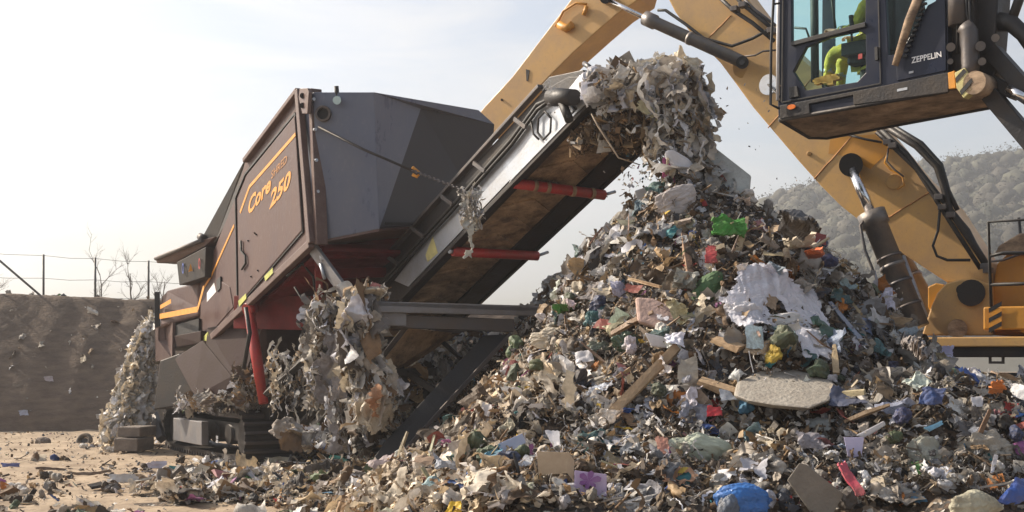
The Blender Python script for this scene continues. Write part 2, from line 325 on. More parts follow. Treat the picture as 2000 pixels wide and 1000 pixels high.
hm = bpy.data.materials.new('heap_fines'); hm.use_nodes = True; nt = hm.node_tree; b = nt.nodes['Principled BSDF']; b.inputs['Roughness'].default_value = .9
tcn = N(nt, 'ShaderNodeTexCoord'); vo = N(nt, 'ShaderNodeTexVoronoi'); vo.inputs['Scale'].default_value = 22; L(nt, tcn.outputs['Object'], vo.inputs['Vector'])
cr = N(nt, 'ShaderNodeValToRGB'); cr.color_ramp.interpolation = 'CONSTANT'; els = cr.color_ramp.elements
for i, (p, c) in enumerate(((0, (.035, .025, .018)), (.25, (.08, .05, .03)), (.5, (.13, .09, .06)), (.68, (.05, .045, .04)), (.8, (.22, .17, .12)), (.92, (.4, .37, .33)))):
    e = els[i] if i < 2 else els.new(p); e.position = p; e.color = (*c, 1)
sx = N(nt, 'ShaderNodeSeparateColor'); L(nt, vo.outputs['Color'], sx.inputs[0]); L(nt, sx.outputs[0], cr.inputs[0]); L(nt, cr.outputs[0], b.inputs['Base Color'])
bp = N(nt, 'ShaderNodeBump'); bp.inputs['Distance'].default_value = .03; L(nt, vo.outputs['Distance'], bp.inputs['Height']); L(nt, bp.outputs[0], b.inputs['Normal'])
o = np_mesh('waste_heap', V, [Q], hm, True); props(o, 'brown shredded fines making up the body of the tall waste heap', 'waste heap', kind='stuff')
# ---- archetypes of scraps: (verts, quads/tris, smooth)
def A_sheet(seed, n=8, crum=.24, bend=1.7):
    g = np.random.default_rng(seed); u, v = np.meshgrid(np.linspace(-.5, .5, n), np.linspace(-.5, .5, n), indexing='ij'); u = u+g.normal(0, .035, u.shape); v = v+g.normal(0, .035, v.shape)
    asp = g.uniform(.5, 1); P = np.stack([u, v*asp, np.zeros_like(u)], -1).reshape(-1, 3)
    P[:, 2] += (crease(P*g.uniform(2, 4)+g.uniform(0, 50), 2, seed)-.4)*crum*2.0
    k = g.uniform(-bend, bend)*2; th = g.uniform(0, 3.14); c, s = math.cos(th), math.sin(th); w = P[:, 0]*c+P[:, 1]*s; w2 = -P[:, 0]*s+P[:, 1]*c
    if abs(k) > .2: rad = 1/k; P = np.stack([np.sin(w/rad)*(rad-P[:, 2]), w2, rad-np.cos(w/rad)*(rad-P[:, 2])], 1)
    P -= P.mean(0); i = np.arange((n-1)*n).reshape(n-1, n)[:, :-1].ravel(); return P, np.stack([i, i+n, i+n+1, i+1], 1), seed % 3 > 0
def A_strip(seed, n=11, wid=.07):
    g = np.random.default_rng(seed); d = g.normal(size=3); d /= np.linalg.norm(d); p = np.zeros(3); up = g.normal(size=3); out = []
    for k in range(n):
        s = np.cross(d, up); s /= np.linalg.norm(s)+1e-6; w = wid*(.5+.9*g.random()); out += [p-s*w/2, p+s*w/2]; p = p+d/(n-1)
        d = d+g.normal(0, .45, 3); d /= np.linalg.norm(d); up = up+g.normal(0, .35, 3)
    P = np.array(out); P -= P.mean(0); e = P[-1]-P[0]; e /= np.linalg.norm(e); a = np.cross(e, g.normal(size=3)); a /= np.linalg.norm(a); P = P@np.stack([e, a, np.cross(e, a)], 1); return P, np.array([[2*k, 2*k+1, 2*k+3, 2*k+2] for k in range(n-1)]), True
ICO2, ICO3, ICO5 = ico(2), ico(3), ico(5)
def A_lump(seed, base=None):
    g = np.random.default_rng(seed); V, T = base or ICO2; V = V*.5*g.uniform(.5, 1, 3); V = V*(.55+.9*crease(V*3.2+g.uniform(0, 50), 2, seed))[:, None]; return V, T, False
def A_chip(seed):
    g = np.random.default_rng(seed); s = np.array([g.uniform(.6, 1), g.uniform(.25, .8), g.uniform(.04, .16)])/2
    V = np.array([[x, y, z] for x in (-1, 1) for y in (-1, 1) for z in (-1, 1)], float)*s*(1+g.normal(0, .16, (8, 1))); V += g.normal(0, .02, (8, 3))
    return V, np.array([[0, 1, 3, 2], [4, 6, 7, 5], [0, 4, 5, 1], [2, 3, 7, 6], [0, 2, 6, 4], [1, 5, 7, 3]]), False
def A_stick(seed):
    g = np.random.default_rng(seed); w = g.uniform(.02, .06); a = np.array([[-.5, -w, -w*.6], [-.5, w, -w*.6], [-.5, w, w*.6], [-.5, -w, w*.6]]); V = np.concatenate([a, a*[-.0, 1.1, 1.1]+[0, 0, g.uniform(-.05, .05)], a*[-1, .6, .6]]); V += g.normal(0, .006, V.shape)
    return V, np.array([[0, 1, 2, 3]]+[[r*4+k, r*4+(k+1) % 4, r*4+4+(k+1) % 4, r*4+4+k] for r in (0, 1) for k in range(4)]+[[11, 10, 9, 8]]), False
def A_cloth(seed, n=15):
    g = np.random.default_rng(seed); u, v = np.meshgrid(np.linspace(-.5, .5, n), np.linspace(-.5, .5, n), indexing='ij'); asp = g.uniform(.35, .9); P = np.stack([u, v*asp, u*0], -1).reshape(-1, 3); q = P*g.uniform(1.6, 3)+g.uniform(0, 40)
    z = (crease(q, 3, seed)-.45)*g.uniform(.16, .34)+(fbm(q*.8, 2, seed)-.5)*.45; dx = (crease(q+9, 2, seed+1)-.45)*.22; dy = (crease(q+21, 2, seed+2)-.45)*.22; P = P+np.stack([dx, dy, z], 1)
    e = (np.minimum(.5-abs(u), .5-abs(v))).ravel(); m = e > .16*fbm(q*3, 2, seed)**1.2; i = np.arange((n-1)*n).reshape(n-1, n)[:, :-1].ravel(); Q = np.stack([i, i+n, i+n+1, i+1], 1); Q = Q[m[Q].sum(1) >= 3]; P -= P.mean(0); return P, Q, seed % 2 == 0
def A_ribbon(seed): return A_strip(seed, 20, random.uniform(.05, .16))
LIB = dict(cloth=[A_cloth(700+i) for i in range(30)], ribbon=[A_ribbon(800+i) for i in range(24)], sheet=[A_sheet(i) for i in range(26)], card=[A_sheet(100+i, 4, .06, .35) for i in range(12)], strip=[A_strip(200+i, 11, random.uniform(.04, .12)) for i in range(24)], lump=[A_lump(300+i, ICO3) for i in range(20)], chip=[A_chip(400+i) for i in range(14)], stick=[A_stick(500+i) for i in range(10)])
def rotm(n, g, flat=None, Nrm=None):
    q = g.normal(size=(n, 4)); q /= np.linalg.norm(q, axis=1, keepdims=True); w, x, y, z = q.T
    return np.stack([1-2*(y*y+z*z), 2*(x*y-z*w), 2*(x*z+y*w), 2*(x*y+z*w), 1-2*(x*x+z*z), 2*(y*z-x*w), 2*(x*z-y*w), 2*(y*z+x*w), 1-2*(x*x+y*y)], 1).reshape(n, 3, 3)
def align(n, g, Nrm, jit):
    z = Nrm+g.normal(0, jit, (n, 3)); z /= np.linalg.norm(z, axis=1, keepdims=True); x = g.normal(size=(n, 3)); x -= z*(x*z).sum(1, keepdims=True); x /= np.linalg.norm(x, axis=1, keepdims=True); y = np.cross(z, x)
    return np.stack([x, y, z], 2)
def hang(n, g, d, jit):
    x = np.asarray(d, float)+g.normal(0, jit, (n, 3)); x /= np.linalg.norm(x, axis=1, keepdims=True); z = g.normal(size=(n, 3))*[1, .5, 1]+[0, -1, 0]; z -= x*(x*z).sum(1, keepdims=True); z /= np.linalg.norm(z, axis=1, keepdims=True)
    return np.stack([x, np.cross(z, x), z], 2)
class Scatter:
    def __init__(s): s.V = []; s.Q = []; s.T = []; s.C = []; s.SQ = []; s.ST = []; s.n = 0
    def put(s, kind, P, Rm, S, C, g):
        idx = g.integers(0, len(LIB[kind]), len(P))
        for k, (v, f, sm) in enumerate(LIB[kind]):
            m = np.where(idx == k)[0]
            if not len(m): continue
            sc3 = S[m][:, None, None]*(1+g.normal(0, .18, (len(m), 1, 3)))
            vv = np.einsum('nij,nkj->nki', Rm[m], v[None]*sc3)+P[m][:, None]; nv = len(v)
            ff = (f[None]+(s.n+np.arange(len(m))*nv)[:, None, None]).reshape(-1, f.shape[1])
            (s.Q if f.shape[1] == 4 else s.T).append(ff); (s.SQ if f.shape[1] == 4 else s.ST).append(np.full(len(ff), sm))
            s.V.append(vv.reshape(-1, 3)); s.C.append(np.repeat(C[m], nv, 0)); s.n += nv*len(m)
    def build(s, name, mt, label, cat):
        sm = np.concatenate(s.SQ+s.ST); fc = []
        if s.Q: fc.append(np.concatenate(s.Q))
        if s.T: fc.append(np.concatenate(s.T))
        o = np_mesh(name, np.concatenate(s.V), fc, mt, sm, np.concatenate(s.C)); props(o, label, cat, kind='stuff'); return o
PAL_W = np.array([(.76, .74, .7), (.66, .63, .58), (.72, .62, .47), (.56, .57, .64), (.82, .82, .84), (.5, .44, .37)])
PAL_G = np.array([(.3, .28, .25), (.22, .2, .18), (.36, .33, .28), (.16, .15, .145), (.27, .28, .3), (.42, .39, .35)])
PAL_B = np.array([(.26, .16, .085), (.15, .095, .055), (.36, .24, .13), (.1, .065, .04), (.07, .05, .035), (.2, .15, .1), (.45, .31, .17)])
PAL_D = np.array([(.03, .028, .028), (.05, .045, .04), (.04, .05, .07), (.07, .06, .05)])
PAL_A = np.array([(.03, .1, .36), (.03, .22, .25), (.42, .03, .03), (.06, .2, .05), (.55, .2, .04), (.6, .42, .06), (.35, .12, .3), (.1, .3, .5), (.45, .2, .22), (.1, .16, .1)])
def pick(g, n, w):
    """w: weights of the five palettes; returns colours"""
    c = np.zeros((n, 3)); k = g.choice(5, n, p=np.array(w)/sum(w))
    for i, P in enumerate((PAL_W, PAL_G, PAL_B, PAL_D, PAL_A)): m = k == i; c[m] = P[g.integers(0, len(P), m.sum())]
    return c*g.uniform(.7, 1.15, (n, 1))
def normals(x, y):
    e = .08; dx = (Hf(x+e, y)-Hf(x-e, y))/(2*e); dy = (Hf(x, y+e)-Hf(x, y-e))/(2*e); n = np.stack([-dx, -dy, np.ones_like(dx)], 1); return n/np.linalg.norm(n, axis=1, keepdims=True)
def sample(g, n, x0, x1, y0, y1, minh=.0):
    x = g.uniform(x0, x1, n*3); y = g.uniform(y0, y1, n*3); h = Hf(x, y); nr = normals(x, y); z = h
    px = 1000+x/y*F; py = HY-(z-CH)/y*F; w = (y0/y)**1.2/np.clip(nr[:, 2], .35, 1); w /= w.max()
    ok = (h > minh) & (px > -80) & (px < 2080) & (py < 1060) & (g.random(n*3) < w)
    vw = -(nr*(np.stack([x, y, z-CH], 1)/np.sqrt(x*x+y*y+(z-CH)**2)[:, None])).sum(1); ok &= vw > -.35
    i = np.where(ok)[0][:n]; return x[i], y[i], z[i], nr[i], px[i], py[i]
KEEP = ((1322, 398, 40), (1424, 445, 42), (1558, 450, 48), (1590, 495, 20), (1341, 500, 12), (1520, 490, 30), (1380, 570, 36), (1284, 610, 44), (1490, 560, 70), (1590, 640, 60), (1448, 622, 46), (1524, 632, 46), (1172, 622, 34), (1226, 672, 30), (1172, 688, 26), (1322, 660, 26), (1082, 664, 44),
 (1256, 746, 30), (1220, 780, 26), (1300, 705, 26), (1535, 760, 100), (1650, 780, 34), (1684, 774, 24), (1396, 806, 20), (1595, 828, 44), (1668, 880, 26), (1700, 840, 28), (1565, 866, 26), (1000, 870, 30), (1080, 858, 22), (1025, 900, 26), (1085, 925, 42), (1153, 943, 38), (885, 990, 24),
 (1370, 884, 70), (1292, 872, 18), (1350, 930, 60), (1452, 985, 60), (1594, 955, 60), (1658, 938, 36), (1800, 896, 44), (1936, 890, 64), (1985, 965, 44), (1900, 992, 50), (1822, 785, 28), (1820, 828, 28), (1905, 783, 14), (1948, 752, 16), (1416, 772, 24), (790, 860, 60), (860, 780, 60), (940, 690, 50))
Sc = Scatter(); g = np.random.default_rng(11)
def weights(px, py):
    """share of pale, grey, brown, dark, coloured scraps by place: cream shreds and painted sunlight at the left foot, brown core, right side greyed for shade"""
    core = np.exp(-((px-1400)/230)**2-((py-560)/190)**2); left = np.clip((1250-px)/350, 0, 1)*np.clip((py-600)/120, 0, 1); right = np.clip((px-1450)/300, 0, 1)
    W_ = .42+.42*left-.2*core+.0*right; G_ = .24-.1*left+.2*right; B_ = .26+.22*core+.05*left-.1*right; D_ = .16+.05*core+.04*right; A_ = np.full_like(px, .075)  # sunlit left paled and shaded right greyed through the scrap colours
    return np.stack([W_, G_, B_, D_, A_], 1)
def colours(px, py, mul=(1, 1, 1, 1, 1)):
    w = weights(px, py)*np.array(mul); w = np.clip(w, .01, None); w /= w.sum(1, keepdims=True); cw = np.cumsum(w, 1); k = (g.random((len(px), 1)) > cw).sum(1).clip(0, 4); c = np.zeros((len(px), 3))
    for i, P in enumerate((PAL_W, PAL_G, PAL_B, PAL_D, PAL_A)): m = k == i; c[m] = P[g.integers(0, len(P), m.sum())]
    c = c*g.uniform(.65, 1.15, (len(px), 1)); left = (np.clip((1250-px)/350, 0, 1)*np.clip((py-600)/120, 0, 1))[:, None]; return c*(1-left+left*np.array([1.08, .98, .84]))  # warm sunlight tinted into the scraps at the left foot
for kind, n, s0, s1, jit, up, mul in (('chip', 6000, .02, .09, .6, .0, (.7, 1, 1.8, 1, .5)), ('strip', 17000, .05, .24, .8, .025, (1.2, .9, 1.7, .8, .3)), ('sheet', 5000, .04, .16, .8, .02, (1.3, 1.1, .8, .9, .8)), ('card', 1200, .05, .15, .8, .03, (1.6, 1, .6, .5, .8)),
        ('lump', 2600, .05, .17, .6, .01, (.9, 1.1, 1.1, 1.3, .7)), ('stick', 3600, .06, .26, .7, .03, (.5, .8, 2.2, .6, .1)), ('chip', 14000, .008, .035, .9, .02, (1.3, 1, 1.5, .8, .5)), ('cloth', 3200, .12, .4, .5, .03, (1.4, 1.1, .8, .9, .7)), ('cloth', 520, .32, .58, .4, .05, (1.9, 1.3, .4, .6, .6)), ('ribbon', 360, .4, .85, .6, .05, (2, .9, .8, .5, .4)), ('ribbon', 2600, .2, .6, .8, .04, (1.4, .9, 1.2, .7, .4))):
    x, y, z, nr, px, py = sample(g, n, -4.5, 9.5, 9.2, 20, .02); m = len(x); S = s0+(s1-s0)*g.random(m)**1.8
    if s1 > .3:                          # keep big sheets off the spots where single recognisable pieces lie
        big = S > .17; hit = np.zeros(m, bool)
        for kx, ky, kr in KEEP: hit |= (abs(px-kx) < kr+S*45) & (py > ky-kr*.6-S*40) & (py < ky+kr*.8+S*60)
        ok = ~(hit & big); x, y, z, nr, px, py, S = x[ok], y[ok], z[ok], nr[ok], px[ok], py[ok], S[ok]; m = len(x)
    P = np.stack([x, y, z], 1)+nr*(up+g.uniform(-.02, .05, m))[:, None]; Sc.put(kind, P, align(m, g, nr, jit), S, colours(px, py, mul), g)
Sc.build('shredded_waste', SCR, 'countless mixed shredded scraps of plastic, paper and wood covering the heap', 'waste')
# litter spread over the yard and under the machine
Sl = Scatter()
def litter(n, x0, x1, y0, y1, kinds, s0, s1, mul, cl=0.):
    x = g.uniform(x0, x1, n); y = g.uniform(y0, y1, n)
    if cl: k = fbm(P3(x, y, .9), 3, 77) > cl; x, y = x[k], y[k]; n = len(x)
    z = np.maximum(Hf(x, y), gz(x, y)); nr = np.tile([0, 0, 1.], (n, 1)); kk = g.integers(0, len(kinds), n); S = s0+(s1-s0)*g.random(n)**2.2; C = pick(g, n, mul)
    for i, kd in enumerate(kinds): m = kk == i; Sl.put(kd, np.stack([x, y, z], 1)[m]+[0, 0, .01]+np.array([[0, 0, .15]])*S[m][:, None], align(m.sum(), g, nr[m], .45), S[m], C[m], g)
litter(3000, -4.6, .6, 12.6, 17.2, ('cloth', 'strip', 'cloth', 'ribbon', 'chip', 'sheet'), .06, .4, (.55, .22, .16, .14, .07), .42)
litter(1300, -7.8, -3.6, 13.5, 24, ('sheet', 'strip', 'chip', 'stick', 'lump'), .03, .22, (.25, .2, .3, .2, .05), .5)
litter(3600, -12, -2, 13, 28, ('chip', 'sheet', 'chip', 'stick'), .015, .08, (.12, .2, .4, .3, .02))
litter(1500, -4.8, -.2, 16.5, 21.5, ('cloth', 'strip', 'ribbon', 'stick'), .08, .4, (.42, .25, .18, .16, .04))
Sl.build('ground_litter', SCR, 'thin layer of torn plastic, paper and splinters littering the sandy ground', 'litter')
# litter caught on the bank
Sb = Scatter(); NB = 130; x = g.uniform(-14, -5, NB); y = g.uniform(28.3, 31.5, NB); z = bank_h(x, y); S = .04+.22*g.random(NB)**3; nr = np.tile([0, -.75, .65], (NB, 1))
Sb.put('sheet', np.stack([x, y, z], 1)+[0, -.02, .02], align(NB, g, nr, .4), S, pick(g, NB, (.3, .3, .3, .05, .05)), g); Sb.build('bank_litter', SCR, 'scraps of plastic scattered over the face of the dark earth bank', 'litter')
# ================================================================ the shredder
A_ = Vector((-.515, .857, 0)).normalized(); B_ = Vector((.857, .515, 0)).normalized(); UP = Vector((0, 0, 1)); S0 = Vector((-2.72, 17, 0))
def S(px, py, off=0.): return onP(px, py, S0+B_*off, B_)      # a point on the near side wall (off metres inside it)
def SS(pts, off=0.): return [S(x, y, off) for x, y in pts]
sh = thing('waste_shredder', 'brown tracked waste shredder with a slate grey hood, tilted up over the yard', 'shredder', (-3.6, 19.5, 0))
wall = MB().prism(SS([(479, 314), (583, 175), (604, 472), (390, 684), (387, 560), (396, 540), (460, 386)]), B_*.05).build('side_wall', M['brown'], sh, .008)
MB().prism(SS([(481, 343), (575, 226), (589, 450), (466, 594), (463, 388)], -.035), B_*.034).build('door', M['brown'], sh, .012)
door = bpy.context.scene.objects['door']
gap = MB()
def outline(mb, pts, off, w, d):
    P = SS(pts, off)
    for a, b in zip(P, P[1:]+P[:1]): mb.beam(a, b, d, w, A_.cross(B_))
outline(gap, [(479, 340), (577, 221), (592, 452), (464, 600), (460, 386)], -.012, .03, .024); gap.build('door_seal', M['black'], door)
hd = MB(); hd.tube(SS([(470, 470), (471, 490), (479, 500), (480, 514), (472, 526)], -.06), .018, 8); hd.build('handle', M['black'], door)
fr = MB()
for a, b in (((583, 176), (608, 476)), ((608, 476), (391, 682)), ((583, 176), (479, 314))):
    fr.beam(S(*a, -.03), S(*b, -.03), .09, .11 if a[0] != 583 or b[0] == 608 else .07, A_.cross(B_))
fr.build('frame_rail', M['brownframe'], sh, .012)
# corner plate with two holes at the top
cp = MB().prism(SS([(585, 173), (600, 172), (603, 180), (600, 222), (590, 222), (583, 190)], -.09), B_*.05).build('corner_plate', M['brownframe'], sh, .006)
h = MB()
for y in (187, 206): h.cyl(S(591, y, -.1), S(591, y, -.085), .038, 12)
build_each(h, 'bolt_hole', M['black'], cp)
MB().prism(SS([(604, 190), (608, 476), (616, 478), (612, 196)], .0)+[], B_*.1)
# post of the rear frame
rp_ = MB(); rp_.prism([S(600, 175)-A_*.02, S(600, 175)-A_*.02+B_*.16, S(612, 478)-A_*.02+B_*.16, S(612, 478)-A_*.02], -A_*.1); rp_.build('rear_post', M['brownframe'], sh, .01)
bt = MB()
for px, py in ((611, 195), (614, 254), (616, 314), (619, 375), (623, 436)): p = W(px, py, 16.86); bt.tube([p, p-A_*.05+Vector((0, -.02, 0))], .022, 8)
build_each(bt, 'bolt', M['silver'], sh)
# stripes and lettering
def stripe(pts, w, off=-.039, name='stripe', m='orange', par=None, plane=S):
    s = MB(); P = [plane(x, y, off) for x, y in pts]
    for a, b in zip(P, P[1:]): s.beam(a, b, .003, w, A_.cross(B_))
    return s.build(name, M[m], par or sh)
stripe([(577, 262), (487, 365), (469, 415)], .05, par=door)
stripe([(457, 440), (412, 540), (398, 562), (386, 600)], .045, off=-.006)
def text_mesh(txt, shear=0., bold=0.):
    cu = bpy.data.curves.new('t', 'FONT'); cu.body = txt; cu.shear = shear; cu.offset = bold; cu.resolution_u = 3; ob = bpy.data.objects.new('t', cu); sc.collection.objects.link(ob)
    bpy.context.view_layer.update(); me = bpy.data.meshes.new_from_object(ob.evaluated_get(bpy.context.evaluated_depsgraph_get())); V = np.array([v.co[:2] for v in me.vertices]); Fs = [list(p.vertices) for p in me.polygons]
    bpy.data.objects.remove(ob); bpy.data.curves.remove(cu); bpy.data.meshes.remove(me); V -= V.min(0); V /= V.max(0); return V, Fs
def lettering(txt, quad, m, parent, shear=0, bold=.02, label=None):
    V, Fs = text_mesh(txt, shear, bold); bl, br, tr, tl = quad
    P = [bl*(1-u)*(1-v)+br*u*(1-v)+tr*u*v+tl*(1-u)*v for u, v in V]; mb = MB(); mb.add(P, Fs); return mb.build('lettering', m, parent, label=label)
lettering('Core', SS([(485, 421), (529, 371), (529, 340), (485, 388)], -.041), M['orange'], door, .25, .03, 'orange word Core')
lettering('SHRED', SS([(530, 350), (561, 316), (560, 302), (529, 336)], -.041), M['rust'], door, .2, .012, 'small faded word SHRED')
lettering('250', SS([(526, 410), (568, 362), (568, 330), (526, 377)], -.041), M['orange'], door, .25, .03, 'orange number 250')
hatch = MB().prism(SS([(404, 585), (426, 545), (448, 560), (455, 600), (420, 640), (403, 655)], -.012), B_*.02).build('hatch', M['brown'], sh, .006)
MB().prism(SS([(404, 590), (404, 572), (418, 552), (422, 570)], -.016), B_*.003).build('label_plate', M['white'], hatch)
MB().prism(SS([(422, 548), (430, 540), (430, 562), (424, 570)], -.03), B_*.03).build('grille', M['black'], hatch)
for q in ([(516, 540), (532, 523), (533, 533), (518, 549)], [(465, 588), (480, 573), (481, 583), (467, 599)], [(393, 662), (406, 648), (407, 662), (394, 675)]):
    MB().prism(SS(q, -.09), B_*.004).build('reflector', M['sticker'], sh)
bt = MB()
for px, py in ((497, 455), (484, 470), (503, 528), (490, 540), (500, 458)): bt.cyl(S(px, py, -.05), S(px, py, -.03), .012, 8)
build_each(bt, 'rivet', M['black'], door)
# body behind the wall
MB().prism(SS([(479, 316), (581, 178), (600, 470), (392, 680), (389, 560), (462, 386)], .06), B_*2.6).build('body', M['darkred'], sh)
MB().prism([S(400, 665, -.02)+B_*.2, S(604, 480, -.02)+B_*.2, S(604, 480, -.02)+B_*2.6, S(400, 665, -.02)+B_*2.6], Vector((0, 0, -.05))).build('belly_plate', M['darkred'], sh)
# hood at the rear end
def hp(px, py, D): return W(px, py, D)
At, Bt, Ct, Dt, Et = hp(612, 180, 16.85), hp(730, 180, 16.75), hp(822, 212, 17.55), hp(935, 215, 18.35), hp(966, 243, 18.6)
Ab, Bb, Cb, Eb = hp(624, 470, 16.9), hp(741, 447, 16.75), hp(860, 445, 17.9), hp(950, 430, 18.5)
hood = MB(); back = A_*.5
V = [At, Bt, Ct, Et, Ab, Bb, Eb, Dt]; fs = [[0, 1, 5, 4], [1, 2, 5], [2, 3, 6, 5], [1, 7, 3, 2]]
hood.add(V+[v+A_*.6 for v in V], fs+[[x+8 for x in reversed(f)] for f in fs]+[[0, 8, 9, 1], [1, 9, 15, 7], [7, 15, 11, 3], [3, 11, 14, 6], [6, 14, 13, 5], [5, 13, 12, 4], [4, 12, 8, 0]])
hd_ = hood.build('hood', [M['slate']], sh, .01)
hd_.data.materials.append(M['shadedslate'])
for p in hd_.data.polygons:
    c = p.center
    if all(min((hd_.data.vertices[i].co-q).length for q in (Ct, Et, Eb, Bb)) < 1e-4 for i in p.vertices) : p.material_index = 1  # facet turned down and right: its shade is painted in darker slate
MB().prism([hp(752, 434, 16.75), hp(850, 436, 17.5), hp(850, 442, 17.5), hp(752, 439, 16.75)], -A_*.03).build('vent_slot', M['black'], hd_)
n = (Bt-At).cross(Ab-At).normalized(); n = n if n.y < 0 else -n; c = onP(633, 223, At, n); u = n.cross(UP).normalized(); w = u.cross(n).normalized(); r = MB()
ring = [c+(u*math.cos(a)+w*math.sin(a))*.105 for a in [k*math.pi/12 for k in range(24)]]; ring2 = [c+(u*math.cos(a)+w*math.sin(a))*.075 for a in [k*math.pi/12 for k in range(24)]]
r.holes(ring, [ring2], n*.07); pp = r.build('port_ring', M['steel'], hd_, .006); MB().cyl(c-n*.1, c+n*.012, .076, 24).build('port', M['black'], pp)
MB().tube([hp(659, 196, 16.85), hp(657, 168, 16.82)], .03, 10).build('work_lamp_stem', M['black'], hd_); lp = MB(); lp.tube([hp(661, 192, 16.8)-n*.02, hp(661, 198, 16.75)+n*.08], [.03, .055], 12); lp.build('work_lamp', M['lamp'], hd_)
MB().prism([Ab+Vector((0, 0, -.0)), Bb, Eb, Eb+A_*.8-UP*.15, Ab+A_*1.0-UP*.12], Vector((0, 0, -.03))).build('hood_floor', M['brownframe'], sh)
# dark-red rear frame under the hood
f = MB(); f.beam(hp(620, 492, 17.1), hp(850, 490, 18.3), .12, .2); f.beam(hp(618, 535, 17.3), hp(840, 530, 18.5), .12, .14); f.beam(hp(622, 480, 17.1), hp(628, 640, 17.3), .1, .1); build_each(f, 'rear_beam', M['darkred'], sh, .01)
f = MB(); f.tube([hp(623, 488, 16.9), hp(632, 510, 16.8)], .035); f.tube([hp(626, 515, 16.8), hp(634, 545, 16.75)], .022); f.build('hydraulic_valve', M['silver'], sh)
f = MB(); f.beam(hp(612, 486, 16.95), hp(684, 585, 16.5), .06, .17, (.7, -.7, 0)); f.build('strut', M['worn'], sh, .01)
for pts, rr in (([(560, 540), (590, 515), (612, 540), (618, 590)], .02), ([(575, 560), (600, 600), (590, 660)], .015), ([(480, 600), (488, 650), (476, 720)], .03)):
    MB().tube([hp(x, y, 17.6) for x, y in pts], rr).build('hose', M['black'], sh)
# drum and inner parts seen from below
f = MB(); c = hp(610, 632, 20.2)
f.cyl(c-B_*.7, c+B_*1.6, .42, 28)
dr = f.build('shredding_drum', M['green'], sh)
f = MB()
for k in range(9): q = c-B_*(.68-.26*k); f.tube([q, q+B_*.05], .47, 20)
f.build('drum_ring', M['green'], dr)
f = MB(); f.beam(hp(470, 610, 19.5), hp(640, 612, 18.2)+B_*.3, .3, .5); f.build('drum_housing', M['darkred'], sh, .01)
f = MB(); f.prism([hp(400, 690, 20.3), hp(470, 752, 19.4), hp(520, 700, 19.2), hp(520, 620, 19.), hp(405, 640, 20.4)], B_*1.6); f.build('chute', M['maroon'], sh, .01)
f = MB(); f.beam(hp(575, 620, 19.6), hp(850, 600, 20), .5, 1.2); f.build('inner_frame', M['dsteel'], sh)
# red prop
f = MB(); f.tube([hp(486, 602, 18.9), hp(500, 690, 18.75), hp(515, 788, 18.6)], [.075, .085, .07], 14); f.tube([hp(482, 606, 18.85), hp(494, 600, 18.95)], .1, 12); f.build('prop', M['red'], sh)
# grey lower discharge frame
f = MB(); f.beam(hp(525, 762, 18.6), hp(665, 640, 17.3), .08, .26, (.3, -.9, 0)); f.beam(hp(600, 850, 18.2), hp(668, 770, 17.4), .08, .27, (.3, -.9, 0)); f.beam(hp(560, 850, 18.8), hp(760, 680, 18.2), .08, .2, (.3, -.9, 0)); build_each(f, 'lower_frame', M['dsteel'], sh, .01)
# engine end: cowl, stripe, slotted panel, pole
E0 = 22.0
cw = MB(); poly = [hp(312, 577, E0), hp(330, 566, E0), hp(388, 549, 20.95), hp(388, 600, 20.95), hp(388, 618, 20.95), hp(312, 640, E0)]; cw.prism(poly, B_*1.9); cwl = cw.build('engine_cowl', M['brown'], sh, .05, 3)
def cwp(px, py): return onP(px, py, hp(312, 600, E0)-B_*.004, B_)
f = MB(); 
for a, b, w_ in (((312, 618), (386, 604), .09), ((386, 604), (398, 560), .07), ((313, 600), (334, 588), .07)): f.beam(cwp(*a), cwp(*b), .004, w_, A_.cross(B_))
f.build('stripe', M['orange'], cwl)
f = MB(); f.beam(hp(307, 570, 22.1), hp(308, 690, 22.1), .08, .08, (0, 1, 0)); f.build('end_post', M['black'], sh, .01)
f = MB(); f.prism([hp(316, 642, 21.9), hp(388, 622, 20.9), hp(388, 668, 20.9), hp(316, 685, 21.9)], B_*1.2); f.build('dark_gap_block', M['black'], sh)  # solid black block standing in for the dark gap below the cowl
out = [hp(303, 640, 21.8), hp(337, 630, 21.5), hp(336, 700, 21.5), hp(304, 706, 21.8)]
sl_ = [[hp(x, 642, 21.75), hp(x+4, 641, 21.75), hp(x+4, 664, 21.75), hp(x, 665, 21.75)] for x in (309, 321)]
f = MB(); f.holes(out, sl_, B_*.05); f.build('slotted_panel', M['brownframe'], sh)
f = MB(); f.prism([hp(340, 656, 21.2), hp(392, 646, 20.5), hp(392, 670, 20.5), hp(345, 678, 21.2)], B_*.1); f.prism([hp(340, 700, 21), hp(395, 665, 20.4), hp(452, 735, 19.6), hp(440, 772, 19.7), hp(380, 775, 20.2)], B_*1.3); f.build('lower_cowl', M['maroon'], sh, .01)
f = MB(); f.prism([hp(312, 704, 21.2), hp(350, 690, 20.9), hp(392, 786, 20.6), hp(300, 800, 21.3)], B_*.9); f.build('fuel_tank', M['dsteel'], sh, .02)
